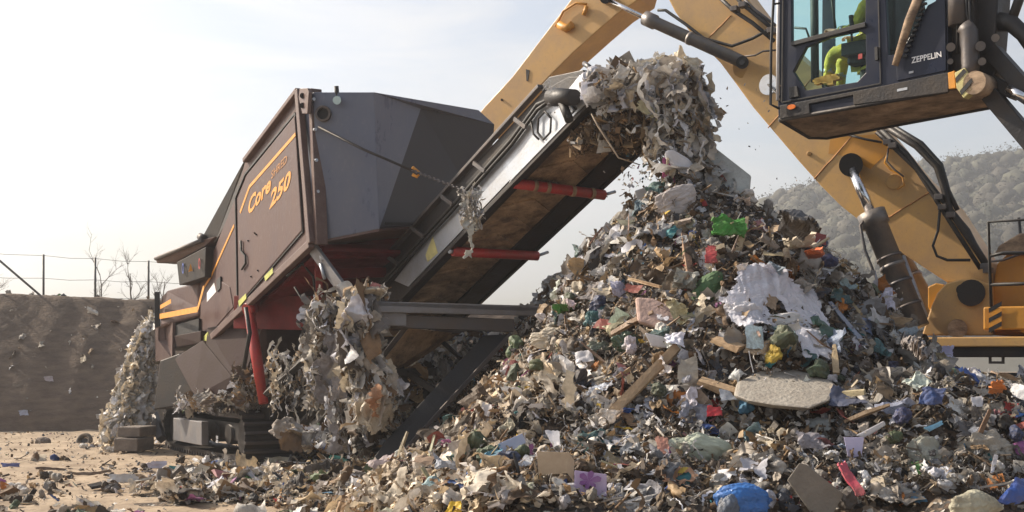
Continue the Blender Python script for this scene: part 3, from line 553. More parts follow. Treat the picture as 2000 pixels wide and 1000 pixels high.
# flared hopper rim and panel with stickers, tilted hopper wall above
f = MB(); f.prism([hp(303, 503, 21.6), hp(395, 468, 20.4), hp(420, 462, 20.2), hp(400, 480, 20.4), hp(345, 510, 21.2), hp(306, 514, 21.6)], B_*1.6); f.build('hopper_rim', M['brownframe'], sh, .01)
f = MB(); f.tube([hp(304, 505, 21.55), hp(395, 469, 20.35)], .035); f.build('hopper_rim_tube', M['steel'], sh)
f = MB(); f.prism([hp(345, 512, 21.1), hp(402, 482, 20.3), hp(400, 541, 20.4), hp(350, 557, 21.1)], B_*1.2); hpn = f.build('hopper_panel', M['dsteel'], sh, .01)
for (x, y, m_) in ((357, 524, 'blue'), (372, 523, 'yellow'), (389, 515, 'red')):
    D = 21.1-(x-345)/57*.8-.03; d = MB()
    if m_ == 'yellow': d.prism([hp(x-4, y+8, D), hp(x+4, y+6, D), hp(x, y-8, D)], B_*.004)
    else:
        cc = hp(x, y, D); ro = [cc+A_*math.cos(a)*.05+UP*math.sin(a)*.09 for a in [k*.5236 for k in range(12)]]; ri = [cc+A_*math.cos(a)*.035+UP*math.sin(a)*.06 for a in [k*.5236 for k in range(12)]]; d.holes(ro, [ri], B_*.004)
    d.build('warning_sticker', M[m_ if m_ != 'yellow' else 'orange'], hpn)
MB().prism([hp(394, 464, 20.6), hp(474, 318, 19.25), hp(482, 312, 19.2), hp(462, 400, 19.5), hp(420, 475, 20.3)], B_*2.3).build('hopper_wall', M['dsteel'], sh, .01)
MB().cyl(hp(391, 462, 20.5), hp(399, 466, 20.4), .06).build('hopper_hinge', M['steel'], sh)
# tracks
def track(o0, name='track'):
    t = MB(); rr = .36; zc = .40; r0, r1 = S0+A_*2.95+B_*o0, S0+A_*6.6+B_*o0; prof = []
    for k in range(9): a = -math.pi/2+math.pi*k/8; prof.append((r1+A_*math.cos(a)*rr, zc+math.sin(a)*rr))
    for k in range(9): a = math.pi/2+math.pi*k/8; prof.append((r0+A_*math.cos(a)*rr, zc+math.sin(a)*rr))
    P = [p+UP*z for p, z in prof]; belt = MB()
    inn = [p+(((r0+r1)/2+UP*zc)-p).normalized()*0 for p in P]
    cen = (r0+r1)/2+UP*zc
    def shrink(p, d):
        q = p-UP*zc; s = (q-r0).dot(A_)/((r1-r0).length); s = min(max(s, 0), 1); c_ = r0.lerp(r1, s)+UP*zc; v = p-c_; return c_+v*(1-d/rr)
    belt.holes(P, [[shrink(p, .06) for p in P]], B_*.8); tr = belt.build(name, M['dsteel'], sh)
    gr = MB(); 
    for a, b in zip(P, P[1:]+P[:1]):
        L_ = (b-a).length; n_ = max(1, int(L_/.14))
        for k in range(n_):
            q = a.lerp(b, (k+.5)/n_); d = (b-a).normalized(); nn = (q-shrink(q, .1)).normalized(); gr.box(q+nn*.02+B_*.4, d*.022, B_*.41, nn*.035)
    gr.build('track_shoe', M['steel'], tr, .004)
    for k in range(6): q = r0.lerp(r1, k/5)+UP*zc; MB().cyl(q+B_*.1, q+B_*.7, .29 if k in (0, 5) else .16).build('track_roller', M['dsteel'], tr)
    fb = MB(); fb.box((r0+r1)/2+UP*.45+B_*.4, A_*1.5, B_*.25, UP*.14); fb.build('track_frame', M['dsteel'], tr)
    return tr
t1 = track(0.05); t2 = track(2.1)
f = MB(); f.box(S(372, 842, -.12)+UP*0, A_*.78, B_*.06, UP*.19); f.build('track_guard', M['worn'], sh, .012)
f = MB(); g0 = S(425, 862, -.19)
for i in range(2):
    for j in range(2): f.box(g0+A_*(.05*i)+UP*(.06*j), A_*.02, B_*.003, UP*.024)
f.build('guard_mark', M['white'], sh)
f = MB(); f.beam(S(296, 800, -.1), S(316, 858, -.12), .14, .14, (0, 1, 0)); f.build('guard_arm', M['steel'], sh, .01)
# chassis between tracks
f = MB(); f.box(S0+A_*4.6+B_*1.5+UP*.85, A_*2.1, B_*1.1, UP*.18); f.build('chassis', M['dsteel'], sh, .02)
f = MB(); f.box(S0+A_*2.5+B_*1.5+UP*1.25, A_*.4, B_*.9, UP*.3); f.build('chassis_block', M['dsteel'], sh, .02)
# ---- conveyor
cd_ = Vector((2.3, -3.7, 0)).normalized(); C0 = hp(788, 582, 17.5); C1 = hp(1148, 204, 13.8); cdir = (C1-C0).normalized(); cn = B_.copy(); cup = cn.cross(cdir).normalized()
if cup.z < 0: cup = -cup
def K(px, py, off=0.): n_ = cdir.cross(UP).normalized(); return onP(px, py, C0+n_*0+cn*off, n_)
nK = cdir.cross(UP).normalized()
if nK.dot(B_) < 0: nK = -nK
CW = 1.22
def KK(pts, off=0.): return [onP(x, y, C0+nK*off, nK) for x, y in pts]
def C_(s, w, u): return C0+(C1-C0)*s+nK*w+cup*u     # along, across, up
belt = MB(); n_ = 46
for k in range(n_):
    a, b = -.28+1.28*k/n_, -.28+1.28*(k+1)/n_; belt.prism([C_(a, .12, .03), C_(b, .12, .03), C_(b, CW-.32, .03), C_(a, CW-.32, .03)], cup*.03)
bl = belt.build('conveyor_belt', M['belt'], sh)
ch = MB()
for k in range(13):
    s0 = -.24+k*.095; m_ = C_(s0+.05, .5, .028); ch.beam(C_(s0, .16, .028), m_, .07, .045, cup); ch.beam(m_, C_(s0, CW-.36, .028), .07, .045, cup)
ch.build('belt_cleat', M['belt'], bl)
MB().prism([C_(-.28, CW-.31, .0), C_(.97, CW-.31, .0), C_(.97, CW-.03, -.02), C_(-.28, CW-.03, -.02)], cup*.04).build('skirt_plate', M['dsteel'], sh, .004)
MB().prism([C_(-.28, .02, .0), C_(.99, .02, .0), C_(.99, .13, .0), C_(-.28, .13, .0)], cup*.03).build('edge_plate', M['dsteel'], sh)
MB().prism([C_(-.2, .02, .3), C_(.98, .02, .3), C_(.98, CW, .3), C_(-.2, CW, .3)], cup*.12).build('conveyor_load', M['under'], sh)
# far side wall and near side wall with its silver cover
MB().prism([C_(-.28, CW, -.03), C_(1, CW, -.03), C_(1, CW, .42), C_(-.28, CW, .42)], nK*.05).build('conveyor_side', M['dsteel'], sh, .005, label='far side wall of the conveyor')
near = MB().prism(KK([(788, 584), (1146, 208), (1141, 150), (1110, 150), (1060, 178), (716, 548), (700, 600)], -.0), nK*.02).build('conveyor_side', M['dsteel'], sh, .005, label='near side wall of the conveyor')
MB().prism(KK([(797, 560), (1040, 305), (1100, 243), (1120, 215), (1092, 180), (1062, 200), (1046, 222), (998, 285), (838, 460), (770, 548)], -.03), nK*.028).build('side_cover', M['silver'], near, .004)
f = MB(); f.beam(*KK([(786, 583), (1150, 206)], -.04), .07, .06); f.build('side_rail', M['dsteel'], near, .008)
f = MB(); f.beam(*KK([(1000, 352), (1150, 197)], -.06), .05, .03); f.build('edge_strip', M['silver'], near, .004)
f = MB(); f.beam(*KK([(712, 548), (1056, 168)], -.03), .08, .045); f.build('top_rail', M['steel'], near, .008)
for dy, rr in ((14, .026), (24, .022)):
    MB().tube(KK([(720, 590), (735, 548+dy), (800, 478+dy), (900, 370+dy), (1000, 258+dy), (1050, 190+dy), (1080, 192)], -.08), rr, 8).build('hose', M['black'], near)
f = MB()
for x, y in ((755, 500), (805, 446), (862, 383), (925, 318), (1005, 232)): f.beam(*KK([(x, y), (x+22, y+16)], -.1), .03, .05)
build_each(f, 'hose_clip', M['steel'], near)
MB().prism(KK([(845, 462), (855, 494), (835, 512), (831, 498)], -.034), nK*.003).build('warning_sign', M['ltyellow'], near)
f = MB(); cc = KK([(1063, 245)], -.07)[0]; hx6 = [cc+cdir*math.cos(a)*.15+cup*math.sin(a)*.16 for a in [k*math.pi/3 for k in range(6)]]
f.tube(hx6+[hx6[0]], .014, 6); f.tube(KK([(1034, 222), (1042, 262), (1052, 272)], -.07), .013, 6); f.build('guard_hoop', M['black'], near)
# red return rollers below the belt
for (x0, y0, x1, y1) in ((1004, 354, 1180, 378), (884, 487, 1050, 497)):
    a = KK([(x0, y0+4)], -.02)[0]; b = onP(x1, y1+3, C0+nK*(CW-.0), nK); f = MB(); f.cyl(a, b, .062, 18)
    rl = f.build('return_roller', M['red'], sh)
    f = MB(); f.tube([b-(b-a).normalized()*.01, b+(b-a).normalized()*.16+UP*.06], .02, 8); f.cyl(a-(b-a).normalized()*.05, a, .03); f.build('axle', M['silver'], rl)
    if x0 > 900:
        f = MB()
        for t in (.2, .34, .62, .84): q = a.lerp(b, t); f.cyl(q, q+(b-a).normalized()*.05, .068, 18)
        build_each(f, 'roller_dirt', M['belt'], rl)
# head end: pulley, motor, grey cover
f = MB(); f.cyl(C_(.985, .0, .12), C_(.985, CW-.05, .12), .17, 24); f.build('head_pulley', M['black'], sh)
mo = MB(); q = KK([(1078, 190)], -.16)[0]; q2 = KK([(1122, 190)], -.2)[0]; mo.tube([q, q.lerp(q2, .35), q2], [.1, .1, .085], 18); mo.tube([q, q-(q2-q).normalized()*.05], [.07, .07], 14); mo.tube(KK([(1098, 200), (1112, 235)], -.2), .05, 10); mt_ = mo.build('drive_motor', M['black'], sh)
f = MB()
for k in range(26): p = q+(q2-q).normalized()*random.uniform(-.05, .12)+Vector((random.gauss(0, .05), -.11+random.gauss(0, .02), random.gauss(0, .07))); f.add([p+Vector((-.012, 0, -.012)), p+Vector((.014, 0, -.008)), p+Vector((.006, -.006, .014)), p+Vector((0, .01, 0))], [[0, 1, 2], [0, 2, 3], [0, 3, 1], [1, 3, 2]])
f.build('paint_chip', M['white'], mt_)
f = MB(); f.prism(KK([(1052, 172), (1072, 150), (1138, 136), (1146, 152), (1125, 172), (1070, 192)], .03), nK*.6); f.build('head_cover', M['dsteel'], sh, .01)
f = MB(); f.prism(KK([(1108, 176), (1132, 146), (1148, 158), (1152, 196), (1128, 214)], -.09), nK*.06); f.build('bearing_plate', M['silver'], sh, .01)
f = MB(); f.tube(KK([(1141, 124), (1150, 130), (1156, 145)], .1), .03, 10); f.build('spout', M['steel'], sh)
# suspension chain with hook between body and conveyor
ca, cb = hp(622, 248, 16.8), KK([(905, 372)], -.1)[0]; mid = ca.lerp(cb, .66)-UP*.03
MB().tube([ca, ca.lerp(mid, .5)-UP*.02, mid], .017, 6).build('stay_cable', M['dsteel'], sh)
chn = MB(); nl = 22
for k in range(nl):
    p = mid.lerp(cb, (k+.5)/nl); d = (cb-mid)/nl*.75; s_ = (UP if k % 2 else B_)*.016; chn.tube([p-d/2, p-d/4+s_, p+d/4+s_, p+d/2, p+d/4-s_, p-d/4-s_, p-d/2], .01, 5)
chn.build('stay_chain', M['steel'], sh)
f = MB(); f.tube([mid+UP*.04, mid+B_*.03+UP*.02, mid+Vector((.1, 0, -.04)), mid+Vector((.06, 0, -.08)), mid+Vector((0, 0, -.05))], .022, 7); f.build('chain_hook', M['orange'], sh)
# grey table beam under the conveyor with its legs
ta, tb = hp(728, 598, 15.4), hp(1068, 610, 16.15); td = (tb-ta).normalized(); tn = Vector((-td.y, td.x, 0))
f = MB(); f.prism([ta-UP*.0, tb, tb+tn*.5+UP*.0, ta+tn*.5], UP*.06); f.prism([ta-UP*.07, tb-UP*.05, tb+tn*.04-UP*.05, ta+tn*.04-UP*.07], UP*.13); f.build('cross_table', M['worn'], sh, .008)
f = MB(); f.beam(hp(716, 626, 15.6), hp(1000, 636, 16.2), .2, .16); f.build('cross_beam', M['steel'], sh, .01)
f = MB(); f.beam(hp(712, 622, 15.55), hp(790, 624, 15.7), .22, .17); f.build('beam_sleeve', M['worn'], sh, .01)
f = MB(); f.prism([hp(944, 655, 16.1), hp(996, 652, 16.1), hp(880, 780, 15.6), hp(790, 880, 15.2), hp(760, 905, 15.15), hp(722, 905, 15.15), hp(752, 862, 15.3)], Vector((.04, .12, 0))); f.build('support_leg', M['black'], sh, .01)
f = MB(); f.beam(hp(998, 652, 16.08), hp(778, 893, 15.13), .05, .03, (.5, -.8, 0)); f.build('leg_flange', M['steel'], sh, .004)
f = MB(); f.beam(hp(940, 670, 16.4), hp(770, 855, 15.5), .05, .34, (.5, -.8, 0)); 
# tail section of the conveyor below the table
f = MB(); f.prism([hp(790, 640, 15.9), hp(730, 728, 16.1), hp(756, 730, 16.2), hp(880, 650, 16.6)], Vector((.1, .4, .0))); f.build('tail_plate', M['belt'], sh)
f = MB(); f.beam(hp(800, 630, 15.8), hp(728, 722, 16.0), .06, .09, (0, 1, 0)); f.beam(hp(845, 652, 16.5), hp(905, 640, 16.9), .1, .1); build_each(f, 'tail_rail', M['steel'], sh, .006)
f = MB(); f.beam(hp(728, 728, 16), hp(850, 726, 16.6), .08, .1); f.beam(hp(796, 728, 16.3), hp(850, 764, 16), .06, .08); f.beam(hp(850, 655, 16.9), hp(900, 700, 16.6), .05, .05); build_each(f, 'tail_brace', M['dsteel'], sh, .006)
f = MB(); f.beam(hp(730, 770, 17), hp(830, 790, 17.4), .5, .5); f.build('tail_drum_box', M['dsteel'], sh)
# ================================================================ the excavator
E_ = Vector((-.842, .54, 0)).normalized(); EN = Vector((.54, .842, 0)).normalized(); EP = Vector((5.76, 16, 0))
def X(px, py, off=0.): return onP(px, py, EP+EN*off, EN)
def XX(pts, off=0.): return [X(x, y, off) for x, y in pts]
ex = thing('excavator', 'yellow material handling excavator reaching over the heap with a raised dark cab', 'excavator', (7.0, 16.5, 0))
boomp = [(1262, -75), (1301, -10), (1318, 23), (1349, 65), (1406, 122), (1438, 165), (1470, 209), (1515, 262), (1560, 315), (1602, 362), (1642, 402), (1690, 440), (1770, 500), (1850, 552), (1935, 560), (1930, 512), (1895, 455), (1860, 402), (1800, 345), (1725, 255), (1640, 180), (1560, 110), (1500, 50), (1440, -30), (1385, -110), (1300, -150)]
boom = MB().prism(XX(boomp), EN*.62).build('boom', M['yellow'], ex, .02)
MB().prism(XX([(1622, 268), (1712, 262), (1740, 292), (1700, 330), (1655, 306), (1618, 300)], -.004), EN*.01).build('paint_patch', M['yellow2'], boom)
MB().prism(XX([(1440, 140), (1500, 100), (1540, 140), (1520, 190), (1470, 178)], -.004), EN*.008)
f = MB()
for x, y, r_ in ((1745, 355, .1), (1450, 132, .14), (1580, 300, .03)): f.tube([X(x, y, .01), X(x, y, -.03)], r_, 14)
build_each(f, 'boss', M['yellow'], boom, .01)
f = MB(); f.tube(XX([(1735, 292), (1728, 318), (1740, 332), (1762, 342), (1766, 362), (1752, 370)], -.04), .012, 6); f.build('lubrication_line', M['yellow2'], boom)
stick = MB().prism(XX([(1105, 12), (1160, -60), (1262, -60), (1246, 0), (1204, 28), (1160, 66), (1118, 104), (1070, 152), (990, 236), (958, 268), (935, 222), (948, 206), (1000, 150)], .0), EN*.55).build('stick', M['yellow'], ex, .015)
f = MB(); f.tube(XX([(1085, 52), (1100, 22), (1125, 6), (1146, 8)], -.04), .018, 8); f.tube(XX([(1092, 48), (1106, 56), (1118, 48)], -.05), .06, 10); f.tube(XX([(1140, 30), (1146, 12)], -.04), .03, 8); f.build('pin_boss', M['yellow2'], stick)
f = MB(); f.prism(XX([(1027, 135), (1034, 137), (1031, 158), (1028, 158)], -.01), EN*.01); f.cyl(X(980, 195), X(980, 195, -.02), .02, 8); f.build('paint_mark', M['dsteel'], stick)
def cylr(rod0, rod1, bar1, rr, rb, off, names=('ram_rod', 'ram_barrel')):
    a, b, c = X(*rod0, off), X(*rod1, off), X(*bar1, off); d = (c-b).normalized()
    MB().cyl(a, b, rr, 14).build(names[0], M['chrome'], ex)
    m = MB(); m.tube([b-d*.02, b+d*.16, b+d*.17, c], [rb*1.22, rb*1.22, rb, rb], 20); m.tube([b+d*(c-b).length*.45, b+d*((c-b).length*.45+.05)], rb*1.1, 20)
    ba = m.build(names[1], M['ram'], ex); return ba
MB().cyl(X(1662, 322, -.42), X(1662, 322, .1), .15, 22).build('pin', M['black'], boom)
b1 = cylr((1664, 330), (1702, 418), (1792, 640), .066, .15, -.36)
MB().tube([X(1690, 428, -.5), X(1680, 440, -.52), X(1690, 490, -.53), X(1722, 570, -.53), X(1732, 640, -.5)], .018, 6).build('pressure_line', M['steel'], b1)
f = MB()
for t in (.38, .6, .8): q = X(1702, 418, -.36).lerp(X(1792, 640, -.36), t); d = (X(1792, 640, -.36)-X(1702, 418, -.36)).normalized(); f.tube([q, q+d*.035], .166, 20)
build_each(f, 'clamp_band', M['steel'], b1)
f = MB(); f.tube([X(1762, 500, -.3), X(1808, 620, -.3)], .04); f.build('ram_pipe', M['silver'], b1)
b2 = cylr((1700, 400), (1735, 470), (1828, 628), .062, .15, .85)
b3 = cylr((1180, -4), (1262, 36), (1452, 122), .035, .085, -.32, ('stick_ram_rod', 'stick_ram_barrel'))
f = MB(); q = X(1450, 122, -.45); f.cyl(q, X(1450, 122, -.1), .085, 16); f.cyl(q-EN*.02, q, .04, 10); f.build('ram_eye', M['black'], b3)
f = MB(); f.cyl(X(1182, -4, -.45), X(1182, -4, .02), .08, 16); f.build('pin', M['black'], stick)
for pts, rr, mm in (([(1285, 20), (1300, 20), (1340, 48), (1375, 75), (1430, 90), (1470, 75), (1500, 58), (1512, 55)], .022, 'black'), ([(1400, -10), (1432, 20), (1470, 45), (1512, 80)], .03, 'black'), ([(1425, -20), (1450, 8), (1490, 40), (1515, 62)], .03, 'black'), ([(1440, -15), (1475, 20), (1515, 50)], .022, 'steel'),
        ([(1455, 110), (1475, 108), (1490, 100), (1515, 98)], .014, 'steel'),
        ([(1720, 252), (1770, 300), (1830, 378), (1850, 402), (1890, 450), (1925, 520)], .035, 'black'), ([(1712, 258), (1735, 278), (1790, 330), (1825, 385), (1860, 440), (1915, 525)], .03, 'dsteel'), ([(1735, 250), (1790, 285), (1830, 325), (1845, 370), (1855, 410), (1900, 475), (1928, 520)], .045, 'dsteel'),
        ([(1742, 245), (1800, 280), (1838, 322), (1852, 372), (1870, 410)], .03, 'black'), ([(1652, 262), (1690, 272), (1722, 278)], .016, 'black'), ([(1836, 408), (1832, 450), (1822, 480), (1830, 500), (1850, 508), (1895, 508)], .018, 'black'), ([(1735, 290), (1732, 315), (1748, 332), (1765, 345)], .012, 'steel'), ([(1925, 512), (1960, 508), (2010, 490)], .014, 'steel')):
    MB().tube([X(x, y, -.1) for x, y in pts], rr, 8).build('hose', M[mm], ex)
f = MB()
for x, y in ((1745, 285), (1735, 278), (1842, 405), (1835, 385), (1858, 420), (1436, 18), (1452, 10), (1508, 60), (1925, 520), (1930, 528)): f.box(X(x, y, -.12), E_*.05, EN*.07, UP*.035)
build_each(f, 'hose_clamp', M['steel'], ex, .006)
# boom foot bracket and slewing deck
foot = MB().prism(XX([(1800, 655), (1818, 600), (1830, 572), (1848, 553), (1875, 546), (1905, 545), (1936, 556), (1940, 655)], -.16), EN*.12).build('foot_bracket', M['yellow'], ex, .02)
MB().prism(XX([(1800, 655), (1818, 600), (1832, 572), (1850, 560), (1905, 545), (1936, 556), (1940, 655)], .68), EN*.12).build('foot_bracket', M['yellow'], ex, .02, label='far boom foot bracket')
MB().prism(XX([(1812, 560), (1828, 553), (1845, 556), (1836, 590), (1822, 618), (1812, 600)], -.1), EN*.7).build('bracket_web', M['yellow2'], ex, .015)
f = MB(); f.cyl(X(1897, 572, -.24), X(1897, 572, -.1), .165, 22); f.cyl(X(1879, 566, -.2), X(1879, 566, -.1), .07, 14); f.build('foot_pin', M['black'], ex)
f = MB(); f.cyl(X(1870, 642, -.25), X(1870, 642, -.1), .12, 14); f.build('grease_lump', M['under'], ex)
D0 = X(1780, 664, -.45); DN = E_*-1
f = MB(); f.box(D0+DN*2.2+EN*1.1-UP*.03, DN*2.25, EN*1.15, UP*.06); f.build('deck', M['yellow'], ex, .015)
f = MB(); f.box(D0+DN*2.3+EN*1.1-UP*.15, DN*2.15, EN*1.08, UP*.065); f.build('deck_underframe', M['dsteel'], ex, .01)
f = MB(); f.cyl(D0+DN*2.2+EN*1.1-UP*.5, D0+DN*2.2+EN*1.1-UP*.2, .9, 32); f.build('slew_ring', M['dsteel'], ex)
f = MB(); f.box(D0+DN*2.1+EN*1.1-UP*.62, DN*1.5, EN*1.0, UP*.2); f.build('undercarriage', M['dsteel'], ex, .02)
f = MB(); q = X(1946, 696, -.36); f.holes([q+DN*a+UP*b for a, b in ((-.09, -.09), (.09, -.09), (.09, .09), (-.09, .09))], [[q+DN*a+UP*b for a, b in ((-.06, -.06), (.06, -.06), (.06, .06), (-.06, .06))]], EN*.03); f.build('step_frame', M['steel'], ex)
for k, (u, v) in enumerate(((.9, 0.0), (.9, 2.2), (3.6, 0), (3.6, 2.2))):
    c = D0+DN*u+EN*v; c.z = .62; t = MB(); t.tube([c-EN*.22, c-EN*.17, c+EN*.17, c+EN*.22], [.5, .6, .6, .5], 28); w_ = t.build('wheel', M['tyre'], ex); MB().tube([c-EN*.24, c-EN*.1], [.3, .2], 20).build('rim', M['yellow2'], w_)
# superstructure boxes at the right edge
f = MB(); f.prism(XX([(1938, 566), (1946, 516), (2010, 452), (2140, 440), (2140, 655), (1938, 655)], .15), EN*1.9); f.build('superstructure', M['yellow2'], ex, .03, 3)
f = MB(); f.prism(XX([(1942, 498), (1950, 480), (1990, 456), (2012, 454), (2012, 498)], .05), EN*.08); f.build('engine_cover', M['under'], ex, .02)
f = MB(); f.box(X(2000, 622, -.2), DN*.42, EN*.25, UP*.14); f.build('tool_box', M['yellow2'], ex, .02)
hz = MB(); q = X(1944, 622, -.47); hz.box(q, DN*.075, EN*.005, UP*.125); hzp = hz.build('hazard_plate', M['orange'], ex)
f = MB()
for s_ in (-.12, .0, .12): f.prism([q-EN*.007+DN*a+UP*b for a, b in ((-.075, s_-.05), (.075, s_+.03), (.075, s_+.085), (-.075, s_+.005))], EN*.002)
f.build('hazard_stripe', M['black'], hzp)
f = MB()
for pts in ([(1938, 650), (1930, 434), (2080, 424)], [(1935, 556), (2080, 552)], [(1934, 500), (1960, 494), (2080, 494)]): f.tube(XX(pts, -.42), .022, 8)
f.tube(XX([(1990, 425), (2010, 640)], .6), .02, 8); f.build('guard_rail', M['black'], ex)
f = MB()
for a, b in (((1372, 86), (1428, 30)), ((1590, 350), (1668, 262)), ((1700, 446), (1822, 372)), ((1500, 250), (1592, 145))): f.tube([X(*a, -.004).lerp(X(*b, -.004), t)+UP*random.gauss(0, .003) for t in [k/9 for k in range(10)]], .008, 5)
build_each(f, 'weld_seam', M['rust'], boom)
# ---- raised cab
CD = Vector((.74, -.67, 0)).normalized(); CN = Vector((.67, .74, 0)).normalized(); CP = Vector((3.05, 14.5, 0))
def Cb_(px, py, off=0.): return onP(px, py, CP+CN*off, CN)
def CC(pts, off=0.): return [Cb_(x, y, off) for x, y in pts]
TOPY = -118
cabo = link(bpy.data.objects.new('cab', None)); 
bpy.data.objects.remove(cabo)
side_out = [(1524, TOPY+12), (1700, TOPY-18), (1850, TOPY-30), (1852, 176), (1666, 206), (1584, 224), (1523, 232), (1522, 120)]
upwin = [(1545, TOPY+30), (1692, TOPY+10), (1690, 42), (1546, 82)]
lowwin = [(1549, 140), (1574, 92), (1618, 74), (1678, 60), (1691, 68), (1691, 142), (1674, 160), (1573, 177)]
rearwin = [(1724, TOPY+10), (1830, TOPY-8), (1828, 0), (1794, 50), (1760, 105), (1735, 108)]
cm = MB(); cm.holes(CC(side_out), [CC(upwin), CC(lowwin), CC(rearwin)], CN*.06); cab = cm.build('cab', M['cab'], ex, .006)
far = MB(); nside = [Cb_(x, y)+CN*.98 for x, y in side_out]
far.holes(nside, [[Cb_(x, y)+CN*.98 for x, y in [(1545, TOPY+30), (1700, TOPY+10), (1704, 130), (1575, 165), (1546, 130)]], [Cb_(x, y)+CN*.98 for x, y in [(1722, TOPY+10), (1830, TOPY-8), (1828, 60), (1730, 90)]]], CN*.05); far.build('far_side', M['cab'], cab)
for nm, q, w_ in (('door_window', upwin, None), ('lower_window', lowwin, None), ('rear_side_window', rearwin, None)): MB().prism(CC(q, .03), CN*.006).build(nm, M['glass'], cab)
MB().prism([p+CN*1.0 for p in CC([(1545, TOPY+30), (1700, TOPY+10), (1704, 130), (1575, 165), (1546, 130)])], CN*.006).build('far_window', M['glass'], cab)
f = MB()  # roof, back wall, front frame, sill
rt = CC([(1524, TOPY+10), (1850, TOPY-32)]); f.prism([rt[0], rt[1], rt[1]+CN*1.03, rt[0]+CN*1.03], UP*.09); f.build('roof', M['cab'], cab, .03)
bw = CC([(1850, TOPY-30), (1852, 176)]); MB().prism([bw[0], bw[1], bw[1]+CN*1.03, bw[0]+CN*1.03], CD*-.05).build('back_wall', M['cab'], cab)
fw = CC([(1524, TOPY+12), (1522, 196), (1523, 232)]); MB().prism([fw[1]+CD*.03, fw[2]+CD*.03, fw[2]+CN*1.03+CD*.03, fw[1]+CN*1.03+CD*.03], CD*-.05).build('front_sill', M['cab'], cab, .01)
MB().prism([fw[0]+CN*.03, fw[1]+CN*.03, fw[1]+CN*1.0, fw[0]+CN*1.0], CD*.008).build('windscreen', M['screen'], cab)
wp = MB(); wp.tube([fw[0]-CD*.02, fw[1]-CD*.02], .02, 8); wp.build('front_trim', M['white'], cab)
# door outline, hinges, sill band
f = MB()
dl = CC([(1530, TOPY+18), (1527, 200), (1720, 163), (1712, TOPY-8)], -.012)
for a, b in zip(dl, dl[1:]): f.beam(a, b, .012, .014, UP if abs((b-a).z) < .6 else CD)
f.build('door_gap', M['black'], cab)
f = MB(); 
for a, b in (((1546, 86), (1691, 48)),): f.beam(Cb_(*a, -.02), Cb_(*b, -.02), .03, .05)
f.build('window_bar', M['black'], cab, .005)
f = MB(); f.beam(Cb_(1712, 92, -.02), Cb_(1713, 118, -.02), .03, .035, CD); f.prism(CC([(1540, 170), (1556, 168), (1560, 188), (1541, 192)], -.03), CN*.03); build_each(f, 'door_latch', M['black'], cab, .004)
bd = MB(); bd.prism(CC([(1523, 206), (1722, 168), (1852, 141), (1852, 180), (1667, 205), (1666, 186), (1580, 203), (1582, 222), (1523, 232)], -.03), CN*.04); bd.build('sill_band', M['dsteel'], cab, .006)
f = MB(); f.tube(CC([(1546, 209), (1546, 211)], -.05), .001, 4); c0 = Cb_(1546, 209, -.04); f = MB(); f.add([c0+CD*math.cos(a)*.055+UP*math.sin(a)*.028-CN*(.012) for a in [k*.5236 for k in range(12)]]+[c0+CD*math.cos(a)*.055+UP*math.sin(a)*.028 for a in [k*.5236 for k in range(12)]], [list(range(12)), list(range(23, 11, -1))]+[[i, (i+1) % 12, 12+(i+1) % 12, 12+i] for i in range(12)]); f.build('side_marker', M['amber'], cab)
f = MB(); f.tube(CC([(1512, TOPY+40), (1511, 0), (1506, 90), (1505, 204), (1522, 212)], -.1), .016, 8); f.tube(CC([(1512, 8), (1524, 6)], -.08), .012, 6); f.build('grab_rail', M['black'], cab)
# vent panel with the lettering, brown diagonal damper
MB().prism(CC([(1750, 118), (1812, 10), (1846, -8), (1848, 138), (1752, 158)], -.014), CN*.014).build('rear_panel', M['cab'], cab, .006)
lettering('ZEPPELIN', CC([(1780, 124), (1839, 111), (1838, 100), (1780, 112)], -.02), M['white'], cab, 0, .02)
lettering('M 318', CC([(1752, 180), (1772, 175), (1772, 169), (1752, 174)], -.034), M['white'], cab, 0, .01) if False else None
f = MB(); f.prism(CC([(1752, 179), (1772, 175), (1772, 170), (1752, 174)], -.034), CN*.003); f.prism(CC([(1775, 140), (1784, 138), (1784, 142), (1775, 144)], -.02), CN*.003); f.build('small_label', M['silver'], cab)
f = MB(); f.tube(CC([(1800, -20), (1776, 40), (1748, 128)], -.07), [.05, .05, .035], 10); f.build('damper', M['under'], cab)
f = MB()
for k in range(12): q = Cb_(1803, 0, -.05).lerp(Cb_(1762, 112, -.05), k/11); f.beam(q, q+CD*.06+UP*.01, .03, .022)
f.build('cooling_rib', M['black'], cab)
# floor pan: low hull, dusty
fl = CC([(1523, 234), (1600, 228), (1850, 178)]); e1, e2, e3 = W(1580, 268, 14.95), W(1615, 269, 15.2), W(1942, 208, 14.0)
f = MB(); V = [fl[0], fl[2], fl[2]+CD*.45+UP*.06, fl[2]+CD*.5+CN*.9-UP*.02, e3, e2, e1]
f.add([fl[0], fl[2], Cb_(1905, 168), e3, e2, e1]+[fl[0]+CN*.9+UP*.12, fl[2]+CN*.95+UP*.12, Cb_(1905, 160)+CN*.9], [[0, 1, 5], [1, 4, 5], [1, 3, 4], [1, 2, 3], [3, 2, 8], [4, 3, 8, 7], [5, 4, 7, 6], [0, 5, 6], [0, 6, 7, 1], [1, 7, 8, 2]]); f.build('floor_pan', M['under'], cab)
f = MB(); f.tube([fl[0], e1, e2, e3], .025, 8); f.tube([fl[0], fl[2]], .025, 8); f.build('floor_edge', M['dsteel'], cab)
